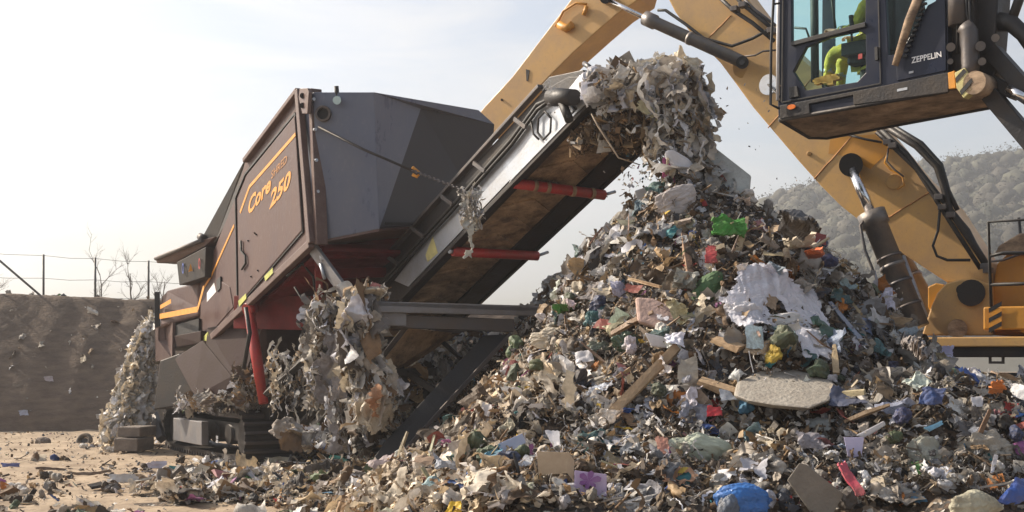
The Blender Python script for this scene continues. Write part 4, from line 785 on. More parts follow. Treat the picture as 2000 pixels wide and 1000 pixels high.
# cab riser: linkage and hydraulics at the right
f = MB()
f.prism(CC([(1850, -80), (1896, -80), (1902, 40), (1906, 150), (1860, 160), (1852, 140)], .1), CN*.5)
f.prism(CC([(1896, -60), (1952, -60), (1946, 40), (1940, 110), (1950, 130), (1930, 170), (1906, 165)], .2), CN*.35)
rs = f.build('cab_riser', M['dsteel'], ex, .02)
f = MB(); f.tube(CC([(1884, 52), (1892, 60), (1896, 130), (1890, 150)], -.0), .09, 12); f.tube(CC([(1870, -60), (1872, 50)], .02), .1, 12); f.build('riser_post', M['steel'], rs)
f = MB()
for x, y, r_ in ((1915, 90, .05), (1918, 120, .04), (1857, 92, .045), (1856, 120, .03), (1944, 74, .04), (1905, 158, .05)): f.cyl(Cb_(x, y, .1), Cb_(x, y, -.08), r_, 14)
build_each(f, 'link_pin', M['ram'], rs)
f = MB(); f.beam(Cb_(1938, 100, .25), Cb_(2040, 215, .25), .2, .16); f.beam(Cb_(1935, 185, .2), Cb_(2045, 315, .2), .16, .17); f.beam(Cb_(1925, 150, .3), Cb_(1985, 185, .3), .2, .12); f.beam(Cb_(2040, 215, .25), W(2230, 560, 15.8), .2, .2); f.beam(Cb_(2045, 315, .2), W(2150, 600, 15.8), .2, .2); build_each(f, 'link_arm', M['dsteel'], rs, .01)
f = MB(); f.tube(CC([(1970, 172), (2006, 196)], .1), .05, 12); f.build('arm_ram', M['chrome'], rs)
f = MB(); f.tube(CC([(1944, 42), (1975, 45), (2000, 68), (2030, 110)], .3), [.1, .09, .08, .08], 10); f.tube(CC([(1975, 42), (1990, 0), (2000, -40)], .3), .05, 10); f.build('bent_arm', M['black'], rs)
f = MB(); c = Cb_(1912, 165, .02); f.tube([c-CN*.12, c+CN*.3], .12, 16); f.build('pivot_housing', M['under'], rs)
f = MB(); f.prism(CC([(1851, 142), (1864, 138), (1866, 172), (1853, 174)], -.05), CN*.05); f.build('bracket', M['orange'], rs, .005)
f = MB(); f.prism(CC([(1864, 142), (1884, 132), (1896, 150), (1900, 176), (1882, 192), (1868, 172)], -.1), CN*.12); hzb = f.build('hazard_block', M['ltyellow'], rs, .008)
f = MB(); f.prism(CC([(1866, 152), (1882, 134), (1888, 140), (1867, 162)], -.105), CN*.004); f.prism(CC([(1874, 178), (1897, 152), (1899, 160), (1878, 186)], -.105), CN*.004); f.build('hazard_stripe', M['black'], hzb)
f = MB()
for k in range(7): a = random.uniform(-30, 120); f.tube(CC([(1855+k*6, -60), (1858+k*6, a/2), (1852+k*9, a+40)], -.02), .014, 6)
f.build('riser_hose', M['black'], rs)
f = MB(); c = W(1500, 165, 14.9); f.tube([c, c+CN*.04], .12, 20); f.build('round_mirror', M['silver'], cab); MB().tube([c, Cb_(1524, 190, -.0)], .012, 6).build('mirror_arm', M['black'], cab)
# seat, console, wiper
f = MB(); sb = Cb_(1712, 118, .5); f.box(sb, CD*.24, CN*.24, UP*.06); f.box(sb+CD*.26+UP*.38, CD*.06, CN*.23, UP*.36); f.box(sb-UP*.2, CD*.14, CN*.14, UP*.14); f.build('seat', M['black'], cab, .03, 3)
f = MB(); f.box(Cb_(1672, 95, .2), CD*.15, CN*.06, UP*.07); f.tube([Cb_(1664, 80, .2), Cb_(1662, 48, .2)], .014, 8); f.tube([Cb_(1664, 50, .2), Cb_(1662, 30, .2)], .028, 10); f.build('control_console', M['black'], cab, .01)
f = MB(); f.tube(CC([(1552, 54), (1574, 56), (1580, 72)], .85), .014, 6); f.tube(CC([(1622, -20), (1632, 55)], .9), .014, 6); f.tube(CC([(1590, -60), (1592, 160)], 1.0), .05, 8); f.build('cab_fitting', M['black'], cab)
f = MB(); 
for k in range(14): q = Cb_(1596+k*3.2, 168-k*.6-random.uniform(0, 12), .3); f.box(q, CD*.035, CN*.04, UP*random.uniform(.01, .035))
f.build('floor_clutter', M['orange'], cab)
MB().prism(CC([(1676, 106), (1684, 104), (1684, 114), (1676, 116)], .025), CN*.003).build('window_sticker', M['red'], cab)
# ---- operator
ped = thing('person', 'operator in hi-vis clothing sitting in the raised excavator cab', 'person', Cb_(1700, 100, .45))
pel = Cb_(1706, 100, .48); fwd = -CD; lat = CN
def skinned(name, chain, mt, sub=2):
    """chain: dict key->(point, radius, parent key)"""
    ks = list(chain); vs = [chain[k][0] for k in ks]; es = [(ks.index(chain[k][2]), i) for i, k in enumerate(ks) if chain[k][2]]
    me = bpy.data.meshes.new(name); me.from_pydata([tuple(v) for v in vs], es, []); o = link(bpy.data.objects.new(name, me)); me.materials.append(M[mt]); m = o.modifiers.new('skin', 'SKIN'); m.use_smooth_shade = True
    for i, k in enumerate(ks): r_ = chain[k][1]; me.skin_vertices[0].data[i].radius = r_ if isinstance(r_, tuple) else (r_, r_); me.skin_vertices[0].data[i].use_root = (i == 0)
    s_ = o.modifiers.new('sub', 'SUBSURF'); s_.levels = sub; s_.render_levels = sub
    if mt == 'hivis': tx = bpy.data.textures.new('folds', 'CLOUDS'); tx.noise_scale = .07; dm = o.modifiers.new('folds', 'DISPLACE'); dm.texture = tx; dm.strength = .05; dm.mid_level = .5
    attach(o, ped); return o
q = lambda f_, l_, u_: pel+fwd*f_+lat*l_+UP*u_
body = dict(pelvis=(q(0, 0, 0), .13, None), waist=(q(-.02, 0, .18), .12, 'pelvis'), chest=(q(0, 0, .36), .14, 'waist'), neck0=(q(.01, 0, .5), .09, 'chest'), neck=(q(.03, 0, .56), .055, 'neck0'), jaw=(q(.07, 0, .64), .07, 'neck'), head=(q(.06, 0, .74), .095, 'jaw'), crown=(q(.05, 0, .82), .065, 'head'))
for s_, n_ in ((-1, 'a'), (1, 'b')):
    body.update({n_+'sh': (q(0, s_*.19, .46), .06, 'neck0'), n_+'el': (q(.12, s_*.24, .22), .042, n_+'sh'), n_+'wr': (q(.36, s_*.22, .24), .028, n_+'el'), n_+'palm': (q(.43, s_*.21, .26), (.036, .02), n_+'wr'),
        n_+'hip': (q(.04, s_*.1, -.02), .085, 'pelvis'), n_+'kn': (q(.44, s_*.14, .04), .058, n_+'hip'), n_+'an': (q(.5, s_*.14, -.38), .04, n_+'kn'), n_+'toe': (q(.66, s_*.14, -.43), .035, n_+'an')})
    for k in range(4): b_ = q(.455, s_*(.185+.016*k), .265+.004*k); ln = (.045, .05, .047, .037)[k]; body[n_+f'f{k}'] = (b_, .0085, n_+'palm'); body[n_+f'g{k}'] = (b_+fwd*ln*.6-UP*.02, .008, n_+f'f{k}'); body[n_+f'h{k}'] = (b_+fwd*ln*.35-UP*.045, .007, n_+f'g{k}')
    body[n_+'t0'] = (q(.42, s_*.175, .255), .01, n_+'palm'); body[n_+'t1'] = (q(.445, s_*.165, .235), .008, n_+'t0')
bo = skinned('body', body, 'skin')
f = MB()
for s_ in (-1, 1): f.tube([q(.145, s_*.032, .745), q(.158, s_*.032, .745)], [.014, .006], 8)
f.build('eyes', M['eye'], ped); f = MB(); f.tube([q(.14, 0, .755), q(.185, 0, .71), q(.15, 0, .7)], [.008, .016, .008], 8); f.tube([q(.14, -.02, .67), q(.152, 0, .668), q(.14, .02, .67)], .006, 6)
for s_ in (-1, 1): f.tube([q(.05, s_*.095, .76), q(.045, s_*.105, .735), q(.055, s_*.095, .71)], [.01, .018, .01], 8)
f.build('face_features', M['skin'], ped)
V_, T_ = ICO3; hv = V_*np.array([.115, .1, .1]); hv[:, 2] = np.maximum(hv[:, 2], -.02+hv[:, 0]*.2); hc = q(.04, 0, .79)
np_o = MB().add([hc+fwd*v[0]+lat*v[1]+UP*v[2] for v in hv], [list(t) for t in T_], True).build('hair', M['hair'], ped)
jk = {k: (v[0], (v[1] if isinstance(v[1], tuple) else v[1]*1.4), v[2]) for k, v in body.items() if k in ('pelvis', 'waist', 'chest', 'neck0', 'ash', 'ael', 'bsh', 'bel')}
jk['pelvis'] = (q(0, 0, .06), .155, None)
for n_ in 'ab': jk[n_+'wr'] = (body[n_+'wr'][0]-fwd*.03, .055, n_+'el')
skinned('jacket', jk, 'hivis')
tr_ = {k: (v[0], v[1]*1.45, v[2]) for k, v in body.items() if k in ('pelvis', 'ahip', 'akn', 'bhip', 'bkn', 'aan', 'ban')}; skinned('trousers', tr_, 'hivis')
f = MB()
for n_ in 'ab':
    for a, b, t, r_ in ((n_+'kn', n_+'an', .45, .062), (n_+'el', n_+'wr', .5, .055)): p_, q_ = body[a][0].lerp(body[b][0], t), body[a][0].lerp(body[b][0], t+.12); f.tube([p_, q_], r_, 14)
build_each(f, 'reflective_band', M['silver'], ped)
for n_ in 'ab': f = MB(); a, t_ = body[n_+'an'][0], body[n_+'toe'][0]; f.tube([a+UP*.06, a-UP*.04, a.lerp(t_, .5)-UP*.02, t_+fwd*.03], [.055, .062, .05, .035], 12); f.build('boot', M['boot'], ped)
# ================================================================ waste coming off the conveyor head
Sd = Scatter(); g = np.random.default_rng(23)
def blob(cx, cy, D, rx, ry, rz, n, kinds, s0, s1, mul, skew=0, dr=None):
    c = np.array(W(cx, cy, D)); d = g.normal(size=(n, 3)); d /= np.linalg.norm(d, axis=1, keepdims=True); d *= g.uniform(.25, 1, (n, 1))**.5
    rr = 1+.25*(fbm(d*2.2+cx, 2, 3)[:, None]-.5)*2; P = c+d*rr*np.array([rx, rz, ry]); P[:, 2] += skew*(P[:, 0]-c[0])
    kk = g.integers(0, len(kinds), n); S_ = s0+(s1-s0)*g.random(n)**1.6; C = pick(g, n, mul)
    for i, k in enumerate(kinds): m = kk == i; Sd.put(k, P[m], rotm(m.sum(), g) if dr is None or k in ('chip', 'lump') else hang(m.sum(), g, dr, .5), S_[m], C[m], g)
blob(1235, 178, 13.75, .4, .3, .36, 1500, ('strip', 'strip', 'ribbon', 'chip', 'strip'), .03, .34, (.6, .2, .25, .04, .0), 0, (.7, -.3, .5))
blob(1215, 175, 13.6, .36, .24, .3, 260, ('cloth', 'ribbon'), .1, .3, (.8, .15, .12, .0, .0), 0, (.7, -.3, .3))
blob(1318, 195, 13.55, .34, .32, .36, 700, ('ribbon', 'strip', 'cloth', 'ribbon'), .08, .5, (.85, .12, .08, .02, .0), 0, (.45, -.2, -.85))
blob(1300, 150, 13.55, .34, .13, .3, 220, ('ribbon', 'cloth'), .15, .45, (.9, .1, .05, .0, .0), 0, (1, -.2, .15))
blob(1228, 256, 13.8, .42, .24, .33, 2000, ('strip', 'chip', 'strip', 'stick'), .03, .19, (.04, .06, .95, .06, .0), 0, (.6, 0, -.6))
blob(1158, 262, 14.1, .3, .18, .3, 600, ('strip', 'chip', 'strip'), .03, .16, (.05, .08, .8, .06, .0), .4, (.3, 0, -.8))
blob(1335, 262, 13.5, .26, .2, .25, 420, ('ribbon', 'strip', 'cloth'), .08, .5, (.75, .15, .15, .02, .0), 0, (.25, -.1, -1))
blob(1335, 305, 13.45, .24, .16, .2, 150, ('ribbon', 'strip'), .12, .4, (.7, .2, .1, .0, .0), 0, (.2, 0, -1))
blob(1380, 225, 13.5, .1, .16, .17, 60, ('strip', 'ribbon'), .06, .22, (.5, .2, .2, .1, .0), 0, (.6, 0, -.6))
blob(1160, 168, 13.8, .13, .12, .15, 120, ('cloth', 'lump'), .08, .22, (.7, .3, .0, .0, .0))
n = 150; P = np.array([tuple(W(a, b, c)) for a, b, c in zip(g.uniform(1265, 1385, n), g.uniform(170, 310, n), g.uniform(13.2, 13.6, n))]); Sd.put('ribbon', P, hang(n, g, (.35, -.1, -1), .25), g.uniform(.3, .8, n), pick(g, n, (.85, .15, .1, 0, 0)), g)
Sd.build('discharged_waste', SCR, 'tangle of shredded strips and scraps pouring off the end of the conveyor', 'waste')
Sf = Scatter(); n = 330; px = g.uniform(1215, 1330, n); py = 300+g.uniform(0, 130, n)
P = np.array([tuple(W(a, b, 13.6+c)) for a, b, c in zip(px, py, g.uniform(-.2, .3, n))]); Sf.put('chip', P, rotm(n, g), g.uniform(.012, .05, n), pick(g, n, (.3, .2, .3, .3, .05)), g)
n = 60; P = np.array([tuple(W(a, b, 13.6)) for a, b in zip(g.uniform(1180, 1560, n), g.uniform(160, 480, n))]); Sf.put('chip', P, rotm(n, g), g.uniform(.012, .035, n), pick(g, n, (.1, .2, .3, .4, 0)), g)
n = 150; P = np.array([tuple(W(a, b, 13.9)) for a, b in zip(g.normal(1742, 12, n), g.uniform(560, 660, n))]); Sf.put('chip', P, rotm(n, g), g.uniform(.012, .045, n), pick(g, n, (.8, .2, .1, 0, 0)), g)
Sf.build('falling_scraps', SCR, 'small scraps falling through the air around the conveyor head', 'waste')
# white shredded cascade behind the left end of the shredder
Sw = Scatter(); n = 1900; t = g.random(n)**.8; u = g.uniform(-1, 1, n); cxp = 292-52*t+u*(12+26*t); cyp = 640+205*t
P = np.array([tuple(W(a, b, 22.9-.5*c+.25*abs(v))) for a, b, c, v in zip(cxp, cyp, t, u)]); kk = g.integers(0, 3, n)
for i, k in enumerate(('ribbon', 'ribbon', 'cloth')): m = kk == i; Sw.put(k, P[m], hang(m.sum(), g, (-.3, -.1, -1), .2), g.uniform(.22, .6, m.sum())*(1.7, 1.3, .7)[i], PAL_W[g.choice([0, 1, 2, 2, 4], m.sum())]*g.uniform(.75, 1.1, (m.sum(), 1)), g)
Sw.build('plastic_cascade', SCR, 'cream white shredded plastic hanging and spilling behind the engine end of the shredder', 'waste')
o = MB().prism([W(262, 700, 23.3), W(300, 655, 23.3), W(310, 850, 23.3), W(238, 862, 23.3)], (0.2, .8, 0)).build('waste_bale', mat('pale_shreds', (.42, .37, .3), .9, 0, (.2, .16, .12), .8, 6, 1, 12), None); props(o, 'pale bale of shreds buried behind the white plastic cascade', 'bale')
# ================================================================ single recognisable pieces of waste
_m = {}
def cm_(c, rough=.5, bump=.5, dirt=(.13, .1, .07), amt=.65, trans=.0, sp=0, key=None):
    k = (c, rough, trans, sp, amt)
    if k not in _m: _m[k] = mat('waste_surface', c, rough, 0, dirt, amt, 6, bump, 30, trans=trans, speck=sp, spk=(.08, .07, .06))
    return _m[k]
def orient(tilt):
    """axes across, up-slope, out of the heap at a point"""
    return tilt
def frame(px, py):
    p = surf(px, py); n = Vector(normals(np.array([p.x]), np.array([p.y]))[0]); v = (CAM-p).normalized(); n = (n*.55+v*.65).normalized(); return p, n
def drape_points(px4, u, v, lift):
    """points on the heap surface, smoothed, under a grid laid between four corners"""
    k = 9; a, b = np.meshgrid(np.linspace(0, 1, k), np.linspace(0, 1, k), indexing='ij'); c = np.array(px4, float)
    q = c[0]*((1-a)*(1-b))[..., None]+c[1]*(a*(1-b))[..., None]+c[2]*(a*b)[..., None]+c[3]*((1-a)*b)[..., None]
    Dm = np.array([[surf(*q[i, j]).y for j in range(k)] for i in range(k)])
    for _ in range(2): p = np.pad(Dm, 1, mode='edge'); Dm = (p[1:-1, 1:-1]*2+p[:-2, 1:-1]+p[2:, 1:-1]+p[1:-1, :-2]+p[1:-1, 2:])/6
    U = np.clip(u, 0, .999)*(k-1); Vv = np.clip(v, 0, .999)*(k-1); i, j = U.astype(int), Vv.astype(int); fu, fv = U-i, Vv-j
    D = Dm[i, j]*(1-fu)*(1-fv)+Dm[i+1, j]*fu*(1-fv)+Dm[i, j+1]*(1-fu)*fv+Dm[i+1, j+1]*fu*fv-lift
    w = c[0]*((1-u)*(1-v))[..., None]+c[1]*(u*(1-v))[..., None]+c[2]*(u*v)[..., None]+c[3]*((1-u)*v)[..., None]
    return np.stack([(w[..., 0]-1000)/F*D, D, CH+(HY-w[..., 1])/F*D], -1).reshape(-1, 3)
def sheet(px4, name, label, cat, mt, lift=.06, amp=.05, freq=3., thick=.006, n=26, seed=0, group=None, ragged=.04, sag=0, D=None, follow=False):
    """a crumpled sheet between four corner pixels laid on the heap"""
    co = [(surf(x, y) if D is None else W(x, y, D)) for x, y in px4]
    if D is None:
        dm = sorted(c.y for c in co)[1]; co = [W(x, y, .5*dm+.5*c.y-lift*1.2) for (x, y), c in zip(px4, co)]
    c4 = np.array([tuple(c) for c in co]); u, v = np.meshgrid(np.linspace(0, 1, n), np.linspace(0, 1, n), indexing='ij'); g_ = np.random.default_rng(seed+abs(hash(label)) % 1) if False else np.random.default_rng(seed+len(label)*7+int(px4[0][0]))
    e = ragged*(fbm(P3(np.stack([u, v]).sum(0), u-v, 9.), 2, seed)-.5)*2; uu, vv = u+e*(abs(u-.5) > .3), v+e*(abs(v-.5) > .3)
    P = (c4[0]*((1-uu)*(1-vv))[..., None]+c4[1]*(uu*(1-vv))[..., None]+c4[2]*(uu*vv)[..., None]+c4[3]*((1-uu)*vv)[..., None]); P = P.reshape(-1, 3)
    if follow: P = drape_points(px4, uu, vv, lift)
    nn = np.cross(c4[1]-c4[0], c4[3]-c4[0]); nn /= np.linalg.norm(nn); 
    if nn[1] > 0: nn = -nn
    off = g_.uniform(0, 90, 3); d = (crease(P*freq*1.2+off, 4, seed)-.4)*amp*1.5+(fbm(P*freq*.5+off, 2, seed+3)-.5)*amp*1.6; P = P+nn*d[:, None]; P[:, 0] += (crease(P*freq+off+5, 3, seed+1)-.45)*amp*.8; P[:, 2] += (crease(P*freq+off+11, 3, seed+2)-.45)*amp*.8
    if sag: P[:, 2] -= sag*np.sin(uu.ravel()*3.14)
    i = np.arange((n-1)*n).reshape(n-1, n)[:, :-1].ravel(); Q = np.stack([i, i+n, i+n+1, i+1], 1)
    if ragged: e = np.minimum(np.minimum(u, 1-u), np.minimum(v, 1-v)).ravel(); mk = e > ragged*5*fbm(P*7+off, 3, seed+9)**1.5*.9; Q = Q[mk[Q].sum(1) >= 3]
    o = np_mesh(name, P, [Q], mt, False)
    s = o.modifiers.new('thickness', 'SOLIDIFY'); s.thickness = thick; s.offset = 0; return props(o, label, cat, group)
def bag(px, py, w, h, name, label, cat, mt, tilt=0, dep=.8, cr=.5, seed=1, lift=.5, freq=2.6, group=None, D=None):
    p = surf(px, py) if D is None else W(px, py, D); s = p.y/F; rx, rz = w/2*s, h/2*s; ry = min(rx, rz)*dep; V, T = ICO5; off = seed*13.7
    R_ = (.72+.5*crease(V*freq*.6+off, 4, seed))*(1-.12*cr)+(fbm(V*1.4+off, 2, seed)-.5)*.5; R_ = 1+(R_-1)*cr*1.4; P = V*R_[:, None]*np.array([rx, ry, rz])
    a = -R(tilt); c, s_ = math.cos(a), math.sin(a); P = np.stack([P[:, 0]*c-P[:, 2]*s_, P[:, 1], P[:, 0]*s_+P[:, 2]*c], 1)+np.array([p.x, p.y+ry*(.5-lift), p.z+(0)]); o = np_mesh(name, P, [T], mt, None); return props(o, label, cat, group)
def slab(pts, name, label, cat, mt, thick=.08, lift=.1, D=None, bev=.015, group=None, tiltd=0.):
    D0 = D or (np.median([surf(x, y).y for x, y in pts])-lift); cy_ = sum(y for x, y in pts)/len(pts); P = [W(x, y, D0+(cy_-y)*tiltd) for x, y in pts]; P = [p+Vector((random.gauss(0, .004), 0, random.gauss(0, .004))) for p in P]
    o = MB().prism(P, Vector((.1, .9, -.2)).normalized()*thick).build(name, mt, None, bev); return props(o, label, cat, group)
def stickp(a, b, r, name, label, cat, mt, lift=.1, Da=None, Db=None, group=None):
    pa = W(*a, (Da or surf(*a).y-lift)); pb = W(*b, (Db or surf(*b).y-lift)); m = MB(); m.beam(pa, pb, r*2, r*1.1, (.3, -.5, .8)); m.v = [v+Vector((random.gauss(0, r*.25), random.gauss(0, r*.2), random.gauss(0, r*.25))) for v in m.v]
    o = m.build(name, mt); return props(o, label, cat, group)
wh = cm_((.74, .73, .76), .35, .35, (.4, .36, .32), .35, .3); film = cm_((.8, .8, .86), .3, .35, (.5, .47, .46), .35, .3); film.node_tree.nodes['Principled BSDF'].inputs['Alpha'].default_value = .9; cream = cm_((.6, .53, .42), .6, .5, (.28, .2, .13), .6, .15)
wood = cm_((.42, .29, .17), .8, .5, (.2, .13, .08), .6); paleg = cm_((.5, .55, .44), .4, .35, (.3, .28, .2), .45, .2); concr = cm_((.34, .31, .265), .9, .7, (.2, .17, .14), .6, 0, .6)
grey = cm_((.36, .36, .37), .55, .4, (.2, .18, .16), .6); rag = cm_((.26, .235, .225), .9, .8, (.15, .125, .11), .7)
navy = cm_((.04, .055, .11), .6, .4, (.1, .08, .06), .4); teal = cm_((.045, .14, .15), .4, .4, (.1, .1, .08), .4, .1); bluep = cm_((.04, .17, .5), .35, .35, (.1, .1, .1), .3, .1)
# at the top of the heap
slab([(1385, 280), (1468, 342), (1462, 398), (1352, 352), (1360, 300)], 'panel', 'pale grey speckled panel standing on edge at the very top of the heap', 'panel', cm_((.42, .43, .4), .7, .3, (.25, .23, .2), .6, 0, .4), .04, D=13.35, tiltd=.003)
slab([(1300, 292), (1316, 290), (1345, 308), (1376, 345), (1368, 358), (1345, 350), (1312, 322), (1298, 304)], 'foam_pad', 'smooth white foam pad leaning under the conveyor discharge', 'foam', wh, .07, D=13.1, bev=.03)
sheet([(1290, 300), (1318, 318), (1322, 362), (1292, 350)], 'cloth', 'magenta pink rag behind the white foam pad', 'rag', cm_((.4, .1, .24), .8, .5, (.2, .1, .1), .4), D=13.2, amp=.06, n=18, thick=.01)
bag(1322, 398, 86, 66, 'plastic_bag', 'pale translucent crumpled bag just below the top of the heap', 'plastic bag', cm_((.5, .46, .45), .5, .4, (.3, .25, .22), .5, .2), -20, .6, .6, 3)
slab([(1238, 372), (1282, 358), (1288, 392), (1248, 400)], 'metal_plate', 'bent grey plate poking out at the upper left of the heap', 'plate', grey, .03, D=13.4)
sheet([(1386, 423), (1462, 428), (1464, 466), (1384, 460)], 'cloth', 'bright green crumpled cloth under the top of the heap', 'cloth', cm_((.05, .26, .03), .7, .5, (.1, .14, .05), .8, .1), amp=.09, n=34, thick=.02, lift=.22, freq=4)
stickp((1262, 452), (1352, 428), .035, 'plank', 'short grey plank lying level left of the green cloth', 'plank', cm_((.36, .3, .26), .85, .6), .2)
sheet([(1512, 416), (1582, 418), (1606, 452), (1530, 468)], 'tarpaulin', 'black torn tarpaulin with a pale hem at the right shoulder of the heap', 'tarpaulin', cm_((.035, .033, .035), .5, .5, (.1, .09, .08), .6), amp=.09, n=26, thick=.02, lift=.25, seed=4)
sheet([(1522, 462), (1600, 452), (1590, 484), (1540, 488)], 'cloth', 'cream lining hanging below the black tarpaulin', 'cloth', cream, amp=.06, n=18, thick=.02, lift=.2, seed=5)
sheet([(1570, 488), (1606, 484), (1608, 502), (1578, 506)], 'glove', 'orange rubber glove under the black tarpaulin', 'glove', cm_((.65, .13, .03), .5, .4), amp=.04, n=14, thick=.02, lift=.2)
stickp((1488, 462), (1556, 516), .045, 'timber', 'thick grey batten slanting down right of the green cloth', 'timber', cm_((.34, .28, .23), .85, .6), .15)
stickp((1336, 458), (1346, 545), .035, 'stick', 'upright brown stick in the middle of the heap', 'stick', cm_((.3, .18, .11), .8, .5), .15)
sheet([(1376, 482), (1398, 486), (1402, 522), (1372, 520)], 'cloth', 'small red rag right of the upright brown stick', 'rag', cm_((.42, .03, .04), .7, .5), amp=.05, n=14, thick=.015, lift=.15)
bag(1380, 570, 50, 94, 'cushion_roll', 'dark green rolled mat lying on a slant in the middle of the heap', 'mat', cm_((.055, .13, .045), .7, .8, (.08, .07, .05), .5), 35, .9, .25, 6, freq=4)
slab([(1240, 578), (1275, 582), (1328, 606), (1322, 628), (1284, 640), (1245, 626)], 'foam_block', 'dusty pink foam block left of the green rolled mat', 'foam', cm_((.46, .32, .27), .9, .6, (.3, .2, .16), .6), .12, lift=.15, bev=.03, tiltd=.004)
sheet([(1432, 512), (1510, 498), (1600, 590), (1405, 596)], 'plastic_film', 'large white translucent film spread over the right flank of the heap', 'plastic film', film, amp=.07, n=70, thick=.003, lift=.2, seed=8, freq=3.6, follow=True, ragged=.06)
sheet([(1405, 575), (1500, 560), (1530, 640), (1425, 650)], 'plastic_film', 'crumpled lower lobe of translucent film left of the trailing tail', 'plastic film', film, amp=.07, n=50, thick=.003, lift=.16, seed=88, freq=4, follow=True, ragged=.06)
sheet([(1495, 555), (1595, 550), (1655, 712), (1570, 705)], 'plastic_film', 'long tail of greyish white film trailing down to the blue cap', 'plastic film', film, amp=.06, n=66, thick=.003, lift=.17, seed=9, freq=4, follow=True, ragged=.06)
bag(1448, 622, 95, 62, 'plastic_bag', 'white net-like crumpled bag below the large translucent film', 'plastic bag', wh, 10, .7, .75, 9, freq=3.6)
bag(1524, 632, 96, 40, 'plastic_bag', 'elongated smooth white bag right of the net-like bag', 'plastic bag', cm_((.62, .61, .6), .45, .3, (.4, .36, .3), .4, .15), -8, .8, .4, 10)
bag(1172, 622, 66, 64, 'plastic_bag', 'dark teal crumpled bag on the left flank of the heap', 'plastic bag', teal, 15, .6, .95, 11, freq=3.4)
bag(1226, 672, 58, 50, 'plastic_bag', 'glossy dark green bin bag below the dusty pink foam', 'plastic bag', cm_((.06, .1, .06), .25, .35, (.1, .1, .08), .3), 0, .6, .8, 12, freq=3)
bag(1172, 688, 52, 44, 'plastic_bag', 'small grey green bin bag left of the glossy dark green one', 'plastic bag', cm_((.14, .17, .13), .3, .35), 0, .6, .8, 13, freq=3)
sheet([(1298, 640), (1345, 645), (1342, 678), (1300, 676)], 'tissue', 'bunch of white tissue on the middle of the heap', 'tissue', cm_((.82, .82, .9), .8, .4, (.6, .58, .6), .2, .3), amp=.09, n=24, lift=.2, seed=12, freq=5)
slab([(1258, 650), (1300, 658), (1312, 680), (1272, 676)], 'card', 'pale folded card sliding out beside the white tissue', 'card', wh, .02, lift=.14)
stickp((1190, 812), (1322, 680), .04, 'stick', 'long yellow brown pole slanting across the left flank of the heap', 'pole', wood, .14)
sheet([(1118, 690), (1160, 680), (1166, 706), (1124, 716)], 'plastic_sheet', 'white crumpled plastic piece left of the long pole', 'plastic', wh, amp=.06, n=16, lift=.14, seed=14)
bag(1082, 664, 96, 46, 'cloth_bundle', 'cream cloth bundle at the upper left edge of the heap', 'cloth bundle', cream, -6, .8, .7, 15, freq=3)
sheet([(1066, 596), (1100, 588), (1104, 602), (1060, 606)], 'cloth', 'red strip behind the end of the grey conveyor table', 'strip', cm_((.45, .03, .03), .6, .4), amp=.03, n=12, D=16.6, thick=.02)
# middle band
slab([(1432, 772), (1440, 745), (1478, 728), (1550, 722), (1618, 738), (1636, 752), (1622, 782), (1580, 797), (1510, 790), (1462, 782)], 'concrete_slab', 'large pale speckled slab lying flat on the right side of the heap', 'slab', concr, .12, lift=.25, bev=.03, tiltd=.012)
sheet([(1630, 748), (1662, 752), (1690, 800), (1604, 806)], 'cloth', 'dark navy cloth at the right end of the speckled slab', 'cloth', navy, amp=.08, n=24, thick=.01, lift=.12, seed=18)
stickp((1660, 742), (1706, 806), .028, 'lath', 'thin pale lath slanting down right of the navy cloth', 'lath', cm_((.48, .46, .44), .7, .3), .15)
sheet([(1400, 755), (1424, 762), (1448, 782), (1404, 786)], 'card', 'grey blue card left of the speckled slab', 'card', cm_((.4, .44, .5), .5, .2), amp=.02, n=10, lift=.14)
sheet([(1382, 794), (1412, 800), (1416, 818), (1376, 822)], 'plastic_sheet', 'bright red plastic piece left below the speckled slab', 'plastic', cm_((.55, .01, .03), .35, .3), amp=.05, n=14, lift=.14, thick=.01)
sheet([(1548, 800), (1640, 822), (1622, 852), (1562, 838)], 'cloth', 'grey blue cloth below the speckled slab', 'cloth', cm_((.28, .31, .31), .8, .5), amp=.05, n=44, thick=.006, lift=.09, seed=20, follow=True, ragged=.1)
slab([(1672, 850), (1728, 822), (1732, 830), (1688, 856)], 'trim_strip', 'narrow white trim strip lying right of the grey blue cloth', 'strip', wh, .02, lift=.16)
slab([(1648, 854), (1688, 854), (1680, 906), (1656, 892)], 'card', 'upright lavender card near the middle of the right side', 'card', cm_((.6, .56, .78), .6, .1, (.5, .47, .6), .2), .008, lift=.2, bev=.002)
slab([(1540, 880), (1582, 845), (1590, 850), (1556, 886)], 'board', 'narrow grey board with white edge above the brown carpet tile', 'board', cm_((.5, .5, .52), .6, .3), .03, lift=.16)
slab([(972, 868), (1020, 846), (1026, 862), (984, 896)], 'booklet', 'blue and white booklet on the lower left flank of the heap', 'booklet', cm_((.42, .48, .66), .5, .1, (.6, .6, .66), .4), .02, lift=.2, bev=.003)
sheet([(1058, 836), (1096, 838), (1098, 876), (1082, 880)], 'card', 'white triangular torn card right of the blue and white booklet', 'card', wh, amp=.02, n=10, lift=.16)
sheet([(1000, 918), (1024, 884), (1050, 884), (1040, 912)], 'card', 'grey white card left of the open cardboard box', 'card', cm_((.55, .57, .6), .5, .2), amp=.02, n=10, lift=.18)
bx = thing('cardboard_box', 'crushed open beige cardboard box with pale flaps at the lower left of the heap', 'box', surf(1085, 925)); card = cm_((.5, .37, .24), .85, .2, (.35, .24, .15), .5); D = surf(1085, 925).y-.18
